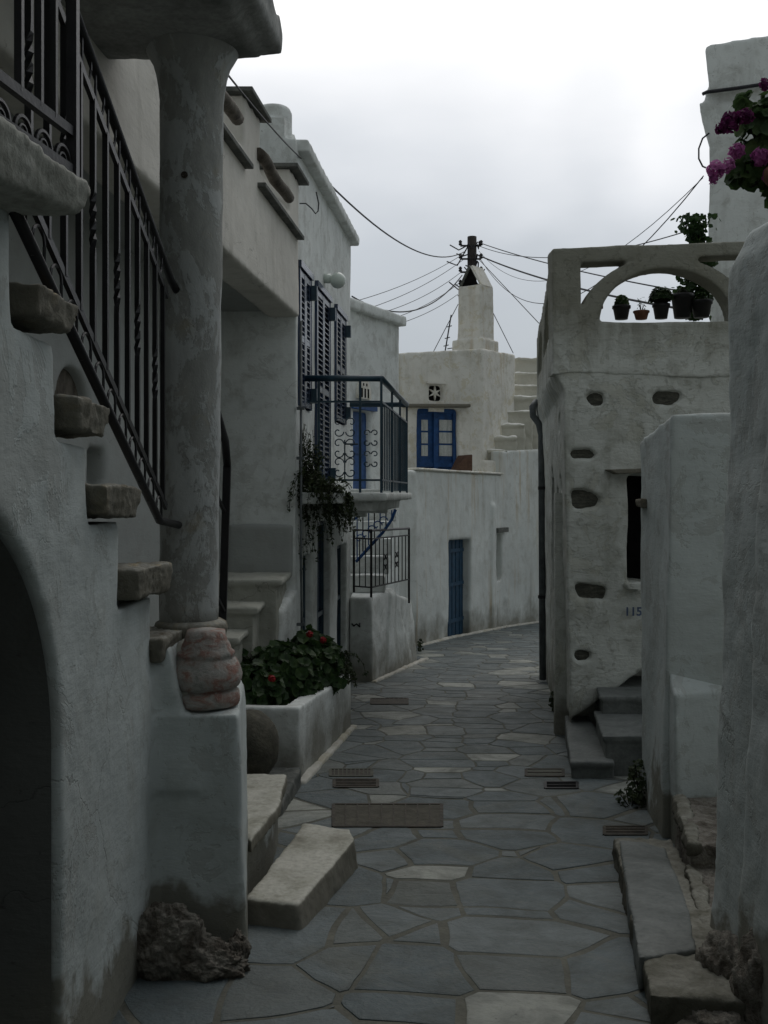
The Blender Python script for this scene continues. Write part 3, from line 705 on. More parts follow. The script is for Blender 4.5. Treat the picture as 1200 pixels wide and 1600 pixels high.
for i in range(95):
    x = R.uniform(-.90, -.30); z0 = 1.72-.2*(x+.84)/.5*.6; L_ = R.uniform(.15, .8)*(1.1-(x+.84)/.8)
    p = V((x, 9.17+R.uniform(-.06, .06), z0)); path = [p.copy()]
    for k in range(6): p = p+V((R.gauss(0.01, .014), R.gauss(0, .012), -L_/6)); path.append(p.copy())
    tp2.tube(path, .002, 3, False)
    for k in range(26):
        u = R.uniform(0, 5.99); q = path[int(u)].lerp(path[int(u)+1], u-int(u)); nn = V((R.gauss(0, 1), R.gauss(0, 1), R.gauss(0, 1)))
        lv.leaf(q+nn.normalized()*.012, nn, R.uniform(.013, .025), 4)
for i in range(60):
    x = R.uniform(-.90, -.62); L_ = R.uniform(.2, .62)*(1-(x+.84)*1.2)
    p = V((x, 9.2, 1.7)); path = [p.copy()]
    for k in range(6): p = p+V((R.gauss(0.004, .012), R.gauss(0, .012), L_/6)); path.append(p.copy())
    tp2.tube(path, .0025, 3, False)
    for k in range(20):
        u = R.uniform(0, 5.99); q = path[int(u)].lerp(path[int(u)+1], u-int(u)); nn = V((R.gauss(0, 1), R.gauss(0, 1), R.gauss(0, 1)))
        lv.leaf(q+nn.normalized()*.012, nn, R.uniform(.012, .022), 4)
link('trailing_foliage', lv, 'leaf2', tp); link('trailing_stems', tp2, 'stem', tp)
w = MB().box(fac(9.2)-.02, -.35, 9.12, 9.34, 1.50, 1.60); link('shelf', soft(w, .02), 'white', tp)
# ================================================================ planter
pl = thing('planter', 'whitewashed masonry planter box on the left side of the street', 'planter', (-.9, 7.9, gz(7.9)))
ptop = lambda y: .11-.075*(y-6.94)
w = MB(); inn = [(-1.30, 7.05), (-.70, 7.05), (-.46, 8.9), (-1.2, 8.9)]; out = [(-1.45, 6.94), (-.59, 6.93), (-.30, 9.05), (-1.3, 9.05)]
w.planf(out, -.9, ptop)
c = MB().planf(inn, -.25, lambda y: 1)
link('wall', soft(w, .016, [c], 1, .006, 2), 'white', pl)
link('soil', MB().planf([(-1.31, 7.04), (-.69, 7.04), (-.45, 8.91), (-1.2, 8.91)], -.28, lambda y: ptop(y)-.07), 'soil', pl)
link('whitewashed_edge', soft(MB().plan([(-.66, 6.85), (-.555, 6.85), (-.25, 9.1), (-.33, 9.1)], -.62, -.62+.001).planf([(-.66, 6.86), (-.54, 6.86), (-.25, 9.1), (-.36, 9.1)], -.7, lambda y: gz(y)+.028), .018, (), 2, .01, 7), 'far', pl)
def bush(name, label, cells, n, leafr, mat, cat='plant', shape=7, flowers=(), base=None, group=None, fmat='red', fl_r=.035, petals=60):
    t = thing(name, label, cat, base or cells[0][0], group)
    lv = MB(); sm = MB()
    wts = [r[0]*r[1]*r[2] for _, r in cells]
    for i in range(n):
        c_, r_ = R.choices(cells, wts)[0]
        d = V((R.gauss(0, 1), R.gauss(0, 1), R.gauss(0, 1))).normalized(); k = R.uniform(.55, 1)**.5*(1+.18*fbm(d+V(c_), 2.5))
        q = V(c_)+V((d.x*r_[0], d.y*r_[1], d.z*r_[2]))*k
        nn = (d+V((R.gauss(0, .5), R.gauss(0, .5)-.3, R.gauss(.5, .5)))).normalized()
        lv.leaf(q, nn, leafr*R.uniform(.55, 1.25), shape, .3)
        if i % 9 == 0: sm.tube([V(c_)-V((0, 0, r_[2]*.8)), V(c_).lerp(q, .6)-V((0, 0, .03)), q], .004, 4, False)
    link('foliage', lv, mat, t); link('stems', sm, 'stem', t)
    for fc in flowers:
        fb = MB()
        for j in range(petals):
            d = V((R.gauss(0, 1), R.gauss(0, 1), R.gauss(0, .8))).normalized(); fb.leaf(V(fc)+d*fl_r*R.uniform(.6, 1), d, fl_r*.42, 5, .2)
        link('flower', fb, fmat, t)
    return t
bush('geranium_bush', 'dark geranium bush with red blooms filling the white planter', [((-1.0, 7.35, .12), (.27, .28, .22)), ((-.80, 7.8, .16), (.30, .4, .26)), ((-.62, 8.4, .14), (.28, .42, .29)), ((-1.15, 7.9, .15), (.2, .4, .25))], 2700, .046, 'leaf', flowers=[P(484, 991, 8.0), P(505, 1000, 8.0), P(425, 1060, 7.1)], base=(-.85, 7.9, 0), fl_r=.028)
sprays('trailing_plant', [(-.42, 8.9, .1), (-.38, 8.7, .05), (-.35, 9.0, .1)], 34, .36, .42, .022, 'leaf2', 'fine-leaved plant spilling over the far end of the planter', 'plant', .55, 4, 26)
# ledge and boulder
w = MB().plan([(-1.5, 5.65), (-.66, 5.95), (-.62, 6.05), (-.565, 6.85), (-1.5, 6.95)], -.7, -.285)
t = link('stone_ledge', soft(w, .016, (), 3, .01, 5, .004, 18), 'slate'); tag(t, 'low grey stone ledge under the round boulder, before the planter', 'ledge')
t = link('boulder', blob((-.87, 6.45, -.04), (.195, .20, .235), 21, .05, 4, 1.2), 'boulder'); tag(t, 'big smooth dark egg-shaped boulder resting on the ledge by the planter', 'boulder')
# ================================================================ platform with railing, stairs to the blue door
pf = thing('stair_platform', 'whitewashed raised platform block with steps climbing from it', 'platform', (0, 13.4, gz(13.4)))
w = MB()
w.ring2([(-.42, 12.33, -1.4), (-.14, 12.3, -1.4), (.60, 14.9, -1.4), (-.42, 14.9, -1.4)], [(-.42, 12.35, .30), (-.16, 12.35, .30), (.14, 13.5, .30), (-.42, 13.5, .30)])
w.ring2([(-.42, 13.0, -1.4), (.0, 12.9, -1.4), (.56, 14.8, -1.4), (-.42, 14.9, -1.4)], [(-.42, 13.2, .30), (.10, 13.2, .28), (.42, 14.75, .02), (-.42, 14.9, .05)])
link('wall', soft(w, .03, (), 4, .012, 2), 'white', pf)
for i in range(6):
    y0 = 13.0+.3*i; z = .30+.225*(i+1)
    w = MB().box(-.55, .02+.04*i, y0, 15.6, z-.24, z); link('step', soft(w, .025, (), 2, .012, 4), 'white', pf)
w = MB().planf([(-.16, 12.24), (-.10, 12.24), (.68, 14.95), (.58, 14.95)], -1.2, lambda y: gz(y)+.03)
link('whitewashed_edge', soft(w, .02, (), 2, .01, 7), 'far', pf)
r3 = thing('platform_railing', 'black iron railing with small scroll panels around the raised platform', 'railing', (0, 12.8, .3))
a = P(553, 830, 12.0); b_ = P(579, 828, 12.4); c = P(640, 826, 13.6)
a = V((X_(553, 12.6), 12.6, 1.10)); b_ = V((X_(580, 12.42), 12.42, 1.10)); c = V((X_(639, 14.0), 14.0, 1.07))
link('handrail', MB().tube([a+V((0, 0, .03)), b_+V((0, 0, .03)), c+V((0, 0, .03))], .018, 6), 'iron', r3)
for q, zl in ((a, .34), (b_, .25), (c, .05)): link('post', MB().bar((q.x, q.y, zl), q+V((0, 0, .03)), .03), 'iron', r3)
for z0, z1 in ((.975, .985), (.37, .365)):
    link('rail', MB().bar((b_.x, b_.y, z0+.05), (c.x, c.y, z1+.02), .018).bar((a.x, a.y, z0+.05), (b_.x, b_.y, z0+.05), .018), 'iron', r3)
for k in range(1, 10):
    q = b_.lerp(c, k/10); u = k/10; link('baluster', MB().bar((q.x, q.y, .42-.035*u), (q.x, q.y, 1.02-.015*u), .014), 'iron', r3)
for k in (1, 2):
    q = a.lerp(b_, k/3); link('baluster', MB().bar((q.x, q.y, .42), (q.x, q.y, 1.02), .014), 'iron', r3)
b = MB(); dd = (c-b_); dd.z = 0; dd.normalize()
for k in (3.5, 6.5):
    q = b_.lerp(c, k/10); zz = .70
    for s1 in (-1, 1):
        for s2_ in (-1, 1): b.tube(spiral(q-V((0, 0, q.z-zz))+dd*s1*.05+V((0, 0, s2_*.055)), .045, .012, math.pi/2*s2_, math.pi/2*s2_+s1*s2_*4.6, dd, V((0,0,1)), 12), .008, 4)
link('scrollwork', b, 'iron', r3)
r4 = thing('blue_stair_railing', 'bright blue iron stair railing climbing behind the black platform railing', 'railing', (0, 13.8, .9))
pa = P(556, 878, 13.2); pb = P(620, 797, 15.2)
link('handrail', MB().tube([P(553, 812, 12.9), P(572, 792, 12.9), P(578, 792, 12.9)], .02, 6), 'blue', r4)
link('bottom_rail', MB().tube([P(556, 878, 12.9), P(598, 832, 12.95), P(612, 812, 13.0), P(618, 796, 13.0)], .022, 6), 'blue', r4)
for k in range(7):
    q = P(558+k*9, 872-k*10, 12.95); z1 = Z_(797, 12.95); link('baluster', MB().bar(q, (q.x, q.y, z1), .016), 'iron' if k % 2 else 'blue', r4)
link('top_rail', MB().bar(P(552, 797, 12.95), P(606, 797, 12.95), .022), 'iron', r4)
b = MB()
for k in range(5):
    q = P(562+k*9, 842-k*7, 12.9); b.tube(spiral(q, .07, .015, 0, 5.5, V((1,0,0)), V((0,0,1)), 12), .008, 4)
link('scrollwork', b, 'blue', r4)
tag(link('iron_hook', MB().tube([P(550, 975, 12.28), P(553, 978, 12.2), P(557, 975, 12.2), P(562, 979, 12.22), P(562, 974, 12.28)], .012, 5), 'iron'), 'small black iron mooring hook on the near side of the platform', 'hook')
# ================================================================ middle house with cornice & blue door
h3 = thing('corniced_house', 'pale house with plain cornice behind the balcony, blue door and arched vent', 'house', (-.5, 15.8, gz(15)))
pA, pB = V((-.95, 14.1, 0)), V((.26, 16.4, 0)); dm = (pB-pA).normalized(); nm_ = V((dm.y, -dm.x, 0))
def mq(s, o, z): q = pA+dm*s+nm_*o; return (q.x, q.y, z)
LM = (pB-pA).length
def mprism(mb, sz, o0, o1): return mb.ring2([mq(s, o0, z) for s, z in sz], [mq(s, o1, z) for s, z in sz])
def mspx(px): # distance along wall whose projection is px
    k = (px-600)/F; return (k*pA.y-pA.x)/(dm.x-k*dm.y)
w = mprism(MB(), [(0, -1.5), (LM, -1.5), (LM, 4.36), (0, 4.36)], -3.5, 0)
d0, d1 = mspx(553), mspx(579)
cut = mprism(MB(), [(d0, 1.5), (d1, 1.5), (d1, 2.87), (d0, 2.87)], -.15, .2)
zz = Z_(598, 15.3); z0 = Z_(624, 15.3); v0, v1 = mspx(556), mspx(576)
link('wall', soft(w, .04, [cut], 2, .012, 1), 'white', h3)
link('cornice', soft(mprism(MB(), [(-.05, 4.34), (LM+.08, 4.34), (LM+.08, 4.50), (-.05, 4.50)], -.4, .10), .03, (), 2, .006, 2), 'white', h3)
dr = link('door', mprism(MB(), [(d0, 1.5), (d1, 1.5), (d1, 2.84), (d0, 2.84)], -.12, -.08), 'blue', h3)
link('panel', mprism(mprism(MB(), [(d0+.06, 2.2), (d1-.06, 2.2), (d1-.06, 2.7), (d0+.06, 2.7)], -.08, -.065), [(d0+.06, 1.65), (d1-.06, 1.65), (d1-.06, 2.1), (d0+.06, 2.1)], -.08, -.065), 'blue', dr)
link('door_lintel', mprism(MB(), [(d0-.12, 2.87), (d1+.12, 2.87), (d1+.12, 2.94), (d0-.12, 2.94)], -.02, .06), 'blue', h3)
av = [(v0, z0), (v1, z0), (v1, z0+.1)]+[((v0+v1)/2+(v1-v0)/2*math.cos(t_), z0+.1+.20*math.sin(t_)) for t_ in [i*math.pi/10 for i in range(1, 10)]]+[(v0, z0+.1)]
av_ = link('arched_vent', mprism(MB(), av, -.02, .05), 'far', h3)
b = MB(); vm = (v0+v1)/2
for k in (-1, 0, 1): mprism(b, [(vm+k*.10-.022, z0+.02), (vm+k*.10+.022, z0+.02), (vm+k*.10+.022, z0+.16), (vm+k*.10-.022, z0+.16)], .03, .054)
for k in (-.5, .5): mprism(b, [(vm+k*.10-.018, z0+.2), (vm+k*.10+.018, z0+.2), (vm+k*.10+.018, z0+.24), (vm+k*.10-.018, z0+.24)], .03, .054)
link('vent_slots', b, 'black', av_)
s0, s1 = mspx(577), mspx(588)
b = MB(); pts = []
for i in range(14):
    t_ = 2*math.pi*i/14; r_ = 1+.4*noise.noise(V((i*1.7, 0, 5))); pts.append(((s0+s1)/2+math.cos(t_)*(s1-s0)*.45*r_, 3.36+.26*math.sin(t_)*r_))
# ================================================================ far house
h4 = thing('far_house', 'far whitewashed house with stained terrace wall, blue doors and star vent', 'house', (1.5, 20, gz(20)))
LW = [(-.5, 15.6), (.546, 17.0), (1.2, 18.6), (2.53, 21.3), (3.75, 23.2)]
w = MB()
for (x0, y0), (x1, y1) in zip(LW, LW[1:]):
    d = V((x1-x0, y1-y0)).normalized(); n = V((-d.y, d.x))*(1.0 if x1 < 3 else .3)
    hi = 1.99 if x1 < 3 else 2.50; h1_ = 1.99 if x1 < 3 else 2.62
    w.ring2([(x0, y0, -1.8), (x1+d.x*.02, y1+d.y*.02, -1.8), (x1+n.x, y1+n.y, -1.8), (x0+n.x, y0+n.y, -1.8)], [(x0, y0, hi), (x1+d.x*.02, y1+d.y*.02, h1_), (x1+n.x, y1+n.y, h1_), (x0+n.x, y0+n.y, hi)])
p0 = V((1.2, 18.6)); dl = (V((2.53, 21.3))-p0).normalized(); nl = V((dl.y, -dl.x))
def lq(s, o, z): q = p0+dl*s+nl*o; return (q.x, q.y, z)
def lprism(mb, sz, o0, o1): return mb.ring2([lq(s, o0, z) for s, z in sz], [lq(s, o1, z) for s, z in sz])
dc = lprism(MB(), [(.0, -1.7), (1.12, -1.7), (1.18, .69), (.05, .71)], -.24, .3)
nc = lprism(MB(), [(2.62, -.26), (3.0, -.26), (3.0, .76), (2.62, .76)], -.28, .3)
lprism(w, [(2.25, -1.8), (2.55, -1.8), (2.5, 1.35), (2.3, 1.35)], -.1, .055)
link('terrace_wall', soft(w, .04, [dc, nc], 2, .018, 1.1), 'lowfar', h4)
dr = link('door', lprism(MB(), [(.02, -1.3), (1.14, -1.3), (1.14, .70), (.02, .70)], -.20, -.16), 'bluedoor', h4)
b = MB()
for k in range(1, 6): lprism(b, [(.19*k-.008, -1.3), (.19*k+.008, -1.3), (.19*k+.008, .7), (.19*k-.008, .7)], -.16, -.15)
for z in (-.9, -.2, .45): lprism(b, [(.04, z), (1.12, z), (1.12, z+.07), (.04, z+.07)], -.15, -.135)
link('battens', b, 'bluedoor', dr)
link('window_lintel', bevmesh(lprism(MB(), [(2.5, .76), (3.15, .76), (3.15, .86), (2.5, .86)], -.1, .10), .01), 'slate', h4)
w = MB()
for (x0, y0), (x1, y1) in list(zip(LW, LW[1:]))[1:3]:
    d = V((x1-x0, y1-y0)).normalized(); n = V((-d.y, d.x)); a_ = V((x0, y0))-n*.05; b2 = V((x1, y1))-n*.05; c2 = V((x1, y1))+n*.4; d2 = V((x0, y0))+n*.4
    w.ring2([(q.x, q.y, 1.985) for q in (a_, b2, c2, d2)], [(q.x, q.y, 2.03) for q in (a_, b2, c2, d2)])
link('terrace_coping', soft(w, .025, (), 1, .008, 3), 'far', h4)
w = MB().plan([(.3, 17.3), (1.1, 18.8), (2.45, 21.5), (2.45, 24), (-2, 24), (-2, 17)], 1.5, 1.90); link('terrace_floor', w, 'slate', h4)
for (x0, y0), (x1, y1) in list(zip(LW, LW[1:]))[1:]:
    d = V((x1-x0, y1-y0)).normalized(); n = V((-d.y, d.x)); q = [V((x0, y0))-n*.10, V((x1, y1))-n*.10, V((x1, y1)), V((x0, y0))]
    link('whitewashed_edge', soft(MB().planf([(a_.x, a_.y) for a_ in q], -1.6, lambda y: gz(y)+.035), .025, (), 2, .012, 6), 'far', h4)
# upper storey
u0 = V((-.6, 20.3)); u1 = V((2.108, 21.3)); u2 = V((3.03, 23.0))
w = MB().ring2([(u0.x, u0.y, 1.6), (u1.x, u1.y, 1.6), (u2.x, u2.y, 1.6), (-.8, 26, 1.6)], [(u0.x, u0.y, 4.40), (u1.x, u1.y, 4.70), (u2.x, u2.y, 4.80), (-.8, 26, 4.5)])
du = (u1-u0).normalized(); nu = V((du.y, -du.x))
def uq(s, o, z): q = u0+du*s+nu*o; return (q.x, q.y, z)
def uprism(mb, sz, o0, o1): return mb.ring2([uq(s, o0, z) for s, z in sz], [uq(s, o1, z) for s, z in sz])
def us(px): k = (px-600)/F; return (k*u0.y-u0.x)/(du.x-k*du.y)
def uz(px, py): s = us(px); return Z_(py, (u0+du*s).y)
D0, D1 = us(652), us(716); Dt = uz(684, 638)
c1 = uprism(MB(), [(D0, 1.7), (D1, 1.7), (D1, Dt), (D0, Dt)], -.22, .3)
S0, S1 = us(671), us(692); Sb, St = uz(681, 627), uz(681, 600)
c2_ = uprism(MB(), [(S0, Sb), (S1, Sb), (S1, St), (S0, St)], -.12, .3)
link('upper_wall', soft(w, .04, [c1, c2_], 2, .016, 1.1), 'far', h4)
# double door
dd_ = link('double_door', uprism(MB(), [(D0, 1.9), (D1, 1.9), (D1, Dt), (D0, Dt)], -.21, -.17), 'blue', h4)
b = MB(); hh = (Dt-1.9)
for a_, b2 in ((D0, D0+.07), (D1-.07, D1), ((D0+D1)/2-.05, (D0+D1)/2+.05)): uprism(b, [(a_, 1.9), (b2, 1.9), (b2, Dt), (a_, Dt)], -.17, -.10)
for z in (Dt-.09, 2.15): uprism(b, [(D0+.07, z), (D1-.07, z), (D1-.07, z+.09), (D0+.07, z+.09)], -.17, -.12)
link('frame', b, 'blue', dd_)
for px0, px1 in ((663, 673), (691, 711)):
    for k in range(3):
        zb_, zt_ = uz(px0, 712-20*k), uz(px0, 695-20*k)
        link('pane', uprism(MB(), [(us(px0), zb_), (us(px1), zb_), (us(px1), zt_), (us(px0), zt_)], -.17, -.155), 'curtain', dd_)
# star vent
sv = link('star_vent', uprism(MB(), [(S0, Sb), (S1, Sb), (S1, St), (S0, St)], -.115, -.10), 'black', h4)
b = MB(); cs, cz, rr = (S0+S1)/2, (Sb+St)/2, (S1-S0)*.52
for k in range(6):
    t_ = k*math.pi/3+math.pi/2; uprism(b, [(cs, cz), (cs+.3*rr*math.cos(t_-.5), cz+.3*rr*math.sin(t_-.5)), (cs+rr*math.cos(t_), cz+rr*math.sin(t_)), (cs+.3*rr*math.cos(t_+.5), cz+.3*rr*math.sin(t_+.5))], -.10, -.05)
link('star', b, 'far', sv)
link('vent_ledge', uprism(uprism(MB(), [(S0-.08, St), (S1+.08, St), (S1+.08, St+.05), (S0-.08, St+.05)], -.05, .08), [(S0-.02, Sb-.22), (S1+.02, Sb-.22), (S1+.02, Sb), (S0-.02, Sb)], -.02, .012), 'far', h4)
L0, L1 = us(628), us(731); zl = uz(680, 637)
link('door_lintel_ledge', bevmesh(uprism(MB(), [(L0, zl-.02), (L1, zl+.02), (L1, zl+.09), (L0, zl+.05)], -.05, .16), .02), 'stepstone', h4)
# outside stair beside upper storey
stp = [(738, 702), (747, 682), (755, 662), (766, 641), (778, 620), (788, 601), (796, 582), (803, 559)]
fs = thing('roof_stairs', 'worn whitewashed stairs climbing to the roof of the far house', 'staircase', (2.8, 21.5, 2.0))
for i, (px, py) in enumerate(stp):
    Y = 21.55+.36*i; z = Z_(py, Y); x0 = X_(px, Y); xr = 2.53+(Y-21.3)*.64+.0
    w = MB().box(x0+.02, xr, Y+.02, Y+.9, 2.0, z-.05).box(x0-.04, xr, Y-.04, Y+.7, z-.08, z)
    link('step', soft(w, .03, (), 1, .045, 2.2, .01, 9), 'farstep', fs)
w = MB().plan([(1.93, 21.25), (2.5, 21.42), (3.5, 23.1), (3.5, 24), (2.02, 24)], 1.6, 2.30); link('base', soft(w, .04), 'far', fs); link('back_wall', MB().box(3.3, 6, 24.4, 25, 0, 3.7), 'far', fs)
t = tag(link('plank_crate', bevmesh(MB().ring2([P(703, 737, 20.6), P(738, 737, 20.3), P(738, 710, 20.3), P(715, 712, 20.6)], [P(703, 737, 20.9), P(738, 737, 20.6), P(738, 710, 20.6), P(715, 712, 20.9)]), .02), 'brown'), 'slanted brown wooden board leaning beside the blue double door', 'board')
# chimney
ch = thing('chimney', 'tall square whitewashed chimney with triangular slate cap', 'chimney', (2.05, 22.1, 4.6))
Ac, Bc, Cc = V((1.63, 22.15)), V((2.12, 21.85)), V((2.46, 22.25)); Dc = Ac+Cc-Bc; cc = (Ac+Cc)/2
def sq(k): return [((q-cc)*k+cc) for q in (Ac, Bc, Cc, Dc)]
w = MB().ring2([(*q, 4.4) for q in sq(1.30)], [(*q, 4.98) for q in sq(1.28)]).ring2([(*q, 4.9) for q in sq(1.03)], [(*q, 6.19) for q in sq(.97)])
link('shaft', soft(w, .03, (), 3, .014, 2), 'far', ch)
q = sq(.80); a1, b1, c1_, d1_ = [V((*v, 6.18)) for v in q]; rg0 = (a1+b1)/2+V((0,0,.42)); rg1 = (c1_+d1_)/2+V((0,0,.42))
link('cap_slab', MB().ring2([b1, c1_, rg1, rg0], [b1+V((.05,-.02,0)), c1_+V((.05,-.02,0)), rg1+V((.04,0,.04)), rg0+V((.04,0,.04))]), 'far', ch)
link('cap_slab', MB().ring2([a1, d1_, rg1, rg0], [a1-V((.05,0,0)), d1_-V((.05,0,0)), rg1-V((.04,0,-.04)), rg0-V((.04,0,-.04))]), 'slate', ch)
link('flue_opening', MB().ring2([a1+V((.02,.03,0)), b1+V((-.02,.03,0)), rg0+V((0,.03,-.02))], [a1+V((.03,.1,0)), b1+V((0,.1,0)), rg0+V((0,.1,-.02))]), 'black', ch)
link('soot_vent', MB().box(0,0,0,0,0,0) if False else MB().bar(cc.to_3d()+V((0,0,6.17)), cc.to_3d()+V((0,0,6.23)), .3), 'black', ch)
# antenna
an = MB(); an.tube([P(695, 552, 24), P(705, 492, 24)], .018, 6)
for px, py in ((699, 528), (702, 510), (697, 540)): an.tube([P(px-4, py+1, 24), P(px+4, py-1, 24)], .012, 5)
an.tube([P(699, 545, 24), P(712, 543, 24)], .012, 5)
tag(link('antenna', an, 'cable'), 'thin leaning television antenna left of the chimney', 'antenna')
# utility pole
up = thing('utility_pole', 'dark wooden utility pole rising behind the chimney with cable fittings', 'utility pole', (X_(737, 25), 25, -1.5))
pt = P(737.5, 370, 25)
link('pole', MB().tube([(pt.x, 25, -1.6), (pt.x, 25, pt.z)], [.13, .115], 12), 'polewood', up, True)
for k in range(5):
    z = pt.z-.25-.33*k
    ar = link('cable_bracket', MB().bar((pt.x-.30, 24.9, z), (pt.x+.22, 24.9, z), .04), 'iron', up)
    b = MB()
    for sx_ in (-.3, .22): b.lathe((pt.x+sx_, 24.9, z+.01), [(.03, 0), (.05, .03), (.03, .06), (.05, .09), (.02, .13)], 10)
    link('insulator', b, 'plastic', ar)
b = MB()
for k in range(22):
    s = V((pt.x+R.choice([-.12, .12]), 24.85, pt.z-R.uniform(.15, 1.5))); e = s+V((R.uniform(-.65, .35), -.1, R.uniform(-.5, .2))); m_ = (s+e)/2+V((0, 0, -R.uniform(.05, .3)))
    b.tube([s, s.lerp(m_, .6), m_, m_.lerp(e, .6), e], .016, 4)
link('loose_cables', b, 'cable', up)
def wire(a, b_, sag, r, label, n=26):
    a = V(a); b_ = V(b_); pts = []
    for i in range(n+1):
        t_ = i/n; q = a.lerp(b_, t_); q.z -= sag*4*t_*(1-t_); pts.append(q)
    return tag(link('overhead_wire', MB().tube(pts, r, 5), 'cable'), label, 'wire', 'overhead wires')
PL = P(728, 398, 25); PR = P(746, 398, 25)
wire(P(728, 392, 25), P(508, 281, 11.6), .45, .012, 'thick sagging wire from pole to the shuttered house cornice')
wire(P(500, 272, 11.5), P(352, 112, 5.2), .05, .006, 'thin wire running from the roof corner to behind the column top')
wire(P(722, 430, 25), P(550, 463, 17.5), .55, .014, 'dark sagging wire from pole to the wall end of shuttered house')
for i, (a_, b2, s_, lb) in enumerate([((727, 395), (550, 472), .12, 'highest of the thin taut wires left of the pole'), ((725, 405), (572, 483), .12, 'second thin taut wire down, left of the pole'),
        ((722, 424), (592, 490), .12, 'third thin taut wire down, left of the pole'), ((720, 440), (612, 498), .10, 'fourth thin taut wire down, left of the pole'), ((715, 460), (632, 503), .06, 'lowest of the thin taut wires left of the pole')]):
    wire(P(*a_, 25), P(*b2, 20), s_, .007, lb)
wire(P(746, 378, 25), P(1112, 463, 13), .1, .011, 'upper wire from pole passing behind the terrace arch')
wire(P(746, 398, 25), P(1112, 490, 13), .15, .018, 'thicker wire from pole seen through the terrace arch opening')
wire(P(748, 400, 25), P(1099, 275, 11), 1.3, .007, 'deep sagging wire rising to the tall right building')
wire(P(748, 392, 25), P(1098, 278, 11.2), .95, .005, 'thinner sagging wire rising to the tall right building')
wire(P(748, 384, 25), P(1108, 350, 12), .35, .008, 'nearly level thin wire behind the terrace top')
wire(P(748, 405, 25), P(842, 505, 21), .0, .009, 'straight guy wire slanting down right from the pole')
wire(P(770, 488, 23.2), P(802, 552, 23.2), .0, .009, 'short guy wire right of the chimney')
wire(P(716, 475, 23.2), P(677, 550, 23.2), .0, .009, 'short guy wire left of the chimney')
lp = MB(); lp.tube([P(*q, 9.1) for q in ((468, 318), (478, 318), (487, 326), (493, 334), (497, 330), (498, 318), (494, 300))], .006, 5)
tag(link('looped_cable', lp, 'cable'), 'short looped cable on the upper wall of the shuttered house', 'cable')
# ================================================================ rubble house (right, with terrace)
h5 = thing('rubble_house', 'whitewashed house with exposed dark stones, slit window and arched roof terrace', 'house', (2.0, 8.6, gz(8.5)))
YF = 8.2
sdx = lambda y: 1.486+.126*(y-8.2)
def fp(mb, pts, Y0, Y1): return mb.front(pts, Y0, Y1, YF)
w = MB()
zb0 = Z_(578, YF)
w.ring2([(1.545, 8.2, -1), (3.4, 8.2, -1), (3.4, 13, -1), (2.10, 13, -1)], [(1.475, 8.2, zb0), (3.4, 8.2, zb0), (3.4, 13, zb0), (2.04, 13, zb0)])
w.ring2([(1.475, 8.2, zb0-.16), (3.4, 8.2, zb0-.16), (3.4, 13, zb0-.16), (2.04, 13, zb0-.16)], [(1.385, 8.2, zb0+.01), (3.4, 8.2, zb0+.01), (3.4, 13, zb0+.01), (1.99, 13, zb0+.01)]).ring2([(1.385, 8.2, zb0), (3.4, 8.2, zb0), (3.4, 13, zb0), (1.99, 13, zb0)], [(1.40, 8.2, zb0+.3), (3.4, 8.2, zb0+.3), (3.4, 13, zb0+.3), (2.0, 13, zb0+.3)])
tri = fp(MB(), [(893, 1122), (1003, 1048), (1100, 980), (1100, 1500), (893, 1500)], 8.0, 8.75)
slit = fp(MB(), [(981, 742), (1040, 742), (1040, 910), (981, 910)], 8.0, 8.6)
holes = [[(912,620),(925,612),(945,614),(945,634),(925,634)], [(1018,618),(1024,610),(1066,611),(1063,626),(1050,634),(1020,632)], [(891,701),(922,701),(931,710),(928,717),(891,717)],
         [(890,764),(915,764),(936,772),(941,783),(935,795),(895,796)], [(896,916),(901,911),(947,916),(946,940),(905,935)], [(896,1020),(904,1016),(921,1017),(926,1024),(920,1032),(900,1033)]]
hc = [fp(MB(), h, 8.0, 8.26) for h in holes]
sholes = []
for y0, z0 in ((8.75, 2.15), (8.7, 1.62), (8.8, 1.2), (9.3, 1.5), (9.5, .9), (8.75, .35), (9.2, -.1), (10.2, 1.7), (10.4, .2), (9.0, -.35)):
    sholes.append(MB().side([(y0, z0), (y0+.22, z0), (y0+.24, z0+.14), (y0, z0+.16)], lambda y: 1.5+.12*(y-8.2), -.2, .10))
swin = MB().side([(9.9, .55), (10.6, .55), (10.6, 1.75), (9.9, 1.75)], lambda y: 1.5+.12*(y-8.2), -.3, .35)
link('wall', soft(w, .022, [tri, slit, swin]+hc+sholes, 2, .020, 1.6, .003, 7), 'pebble', h5)
link('stair_recess_wall', MB().box(1.5, 3.3, 8.72, 8.8, -1, 1.6), 'pebble', h5)
link('window_recess', MB().box(2.0, 3.0, 8.55, 8.62, .7, 1.9), 'black', h5)
link('window_recess', MB().side([(9.85, .5), (10.65, .5), (10.65, 1.8), (9.85, 1.8)], lambda y: 1.5+.12*(y-8.2), .27, .29), 'bluedark', h5)
for h in holes:
    cxm = sum(a for a, _ in h)/len(h); cym = sum(b for _, b in h)/len(h)
    b = fp(MB(), [(cxm+(a-cxm)*1.12, cym+(c_-cym)*1.15) for a, c_ in h], 8.232, 8.3)
    link('exposed_stone', soft(b, .012, (), 2, .014, 9), 'schist', h5)
b = MB()
for y0, z0 in ((8.75, 2.15), (8.7, 1.62), (8.8, 1.2), (9.3, 1.5), (9.5, .9), (8.75, .35), (9.2, -.1), (10.2, 1.7), (10.4, .2), (9.0, -.35)):
    link('exposed_stone', soft(MB().side([(y0-.02, z0-.02), (y0+.24, z0-.02), (y0+.25, z0+.17), (y0-.02, z0+.18)], lambda y: 1.5+.12*(y-8.2), .05, .09), .015, (), 2, .008, 8), 'schist', h5)
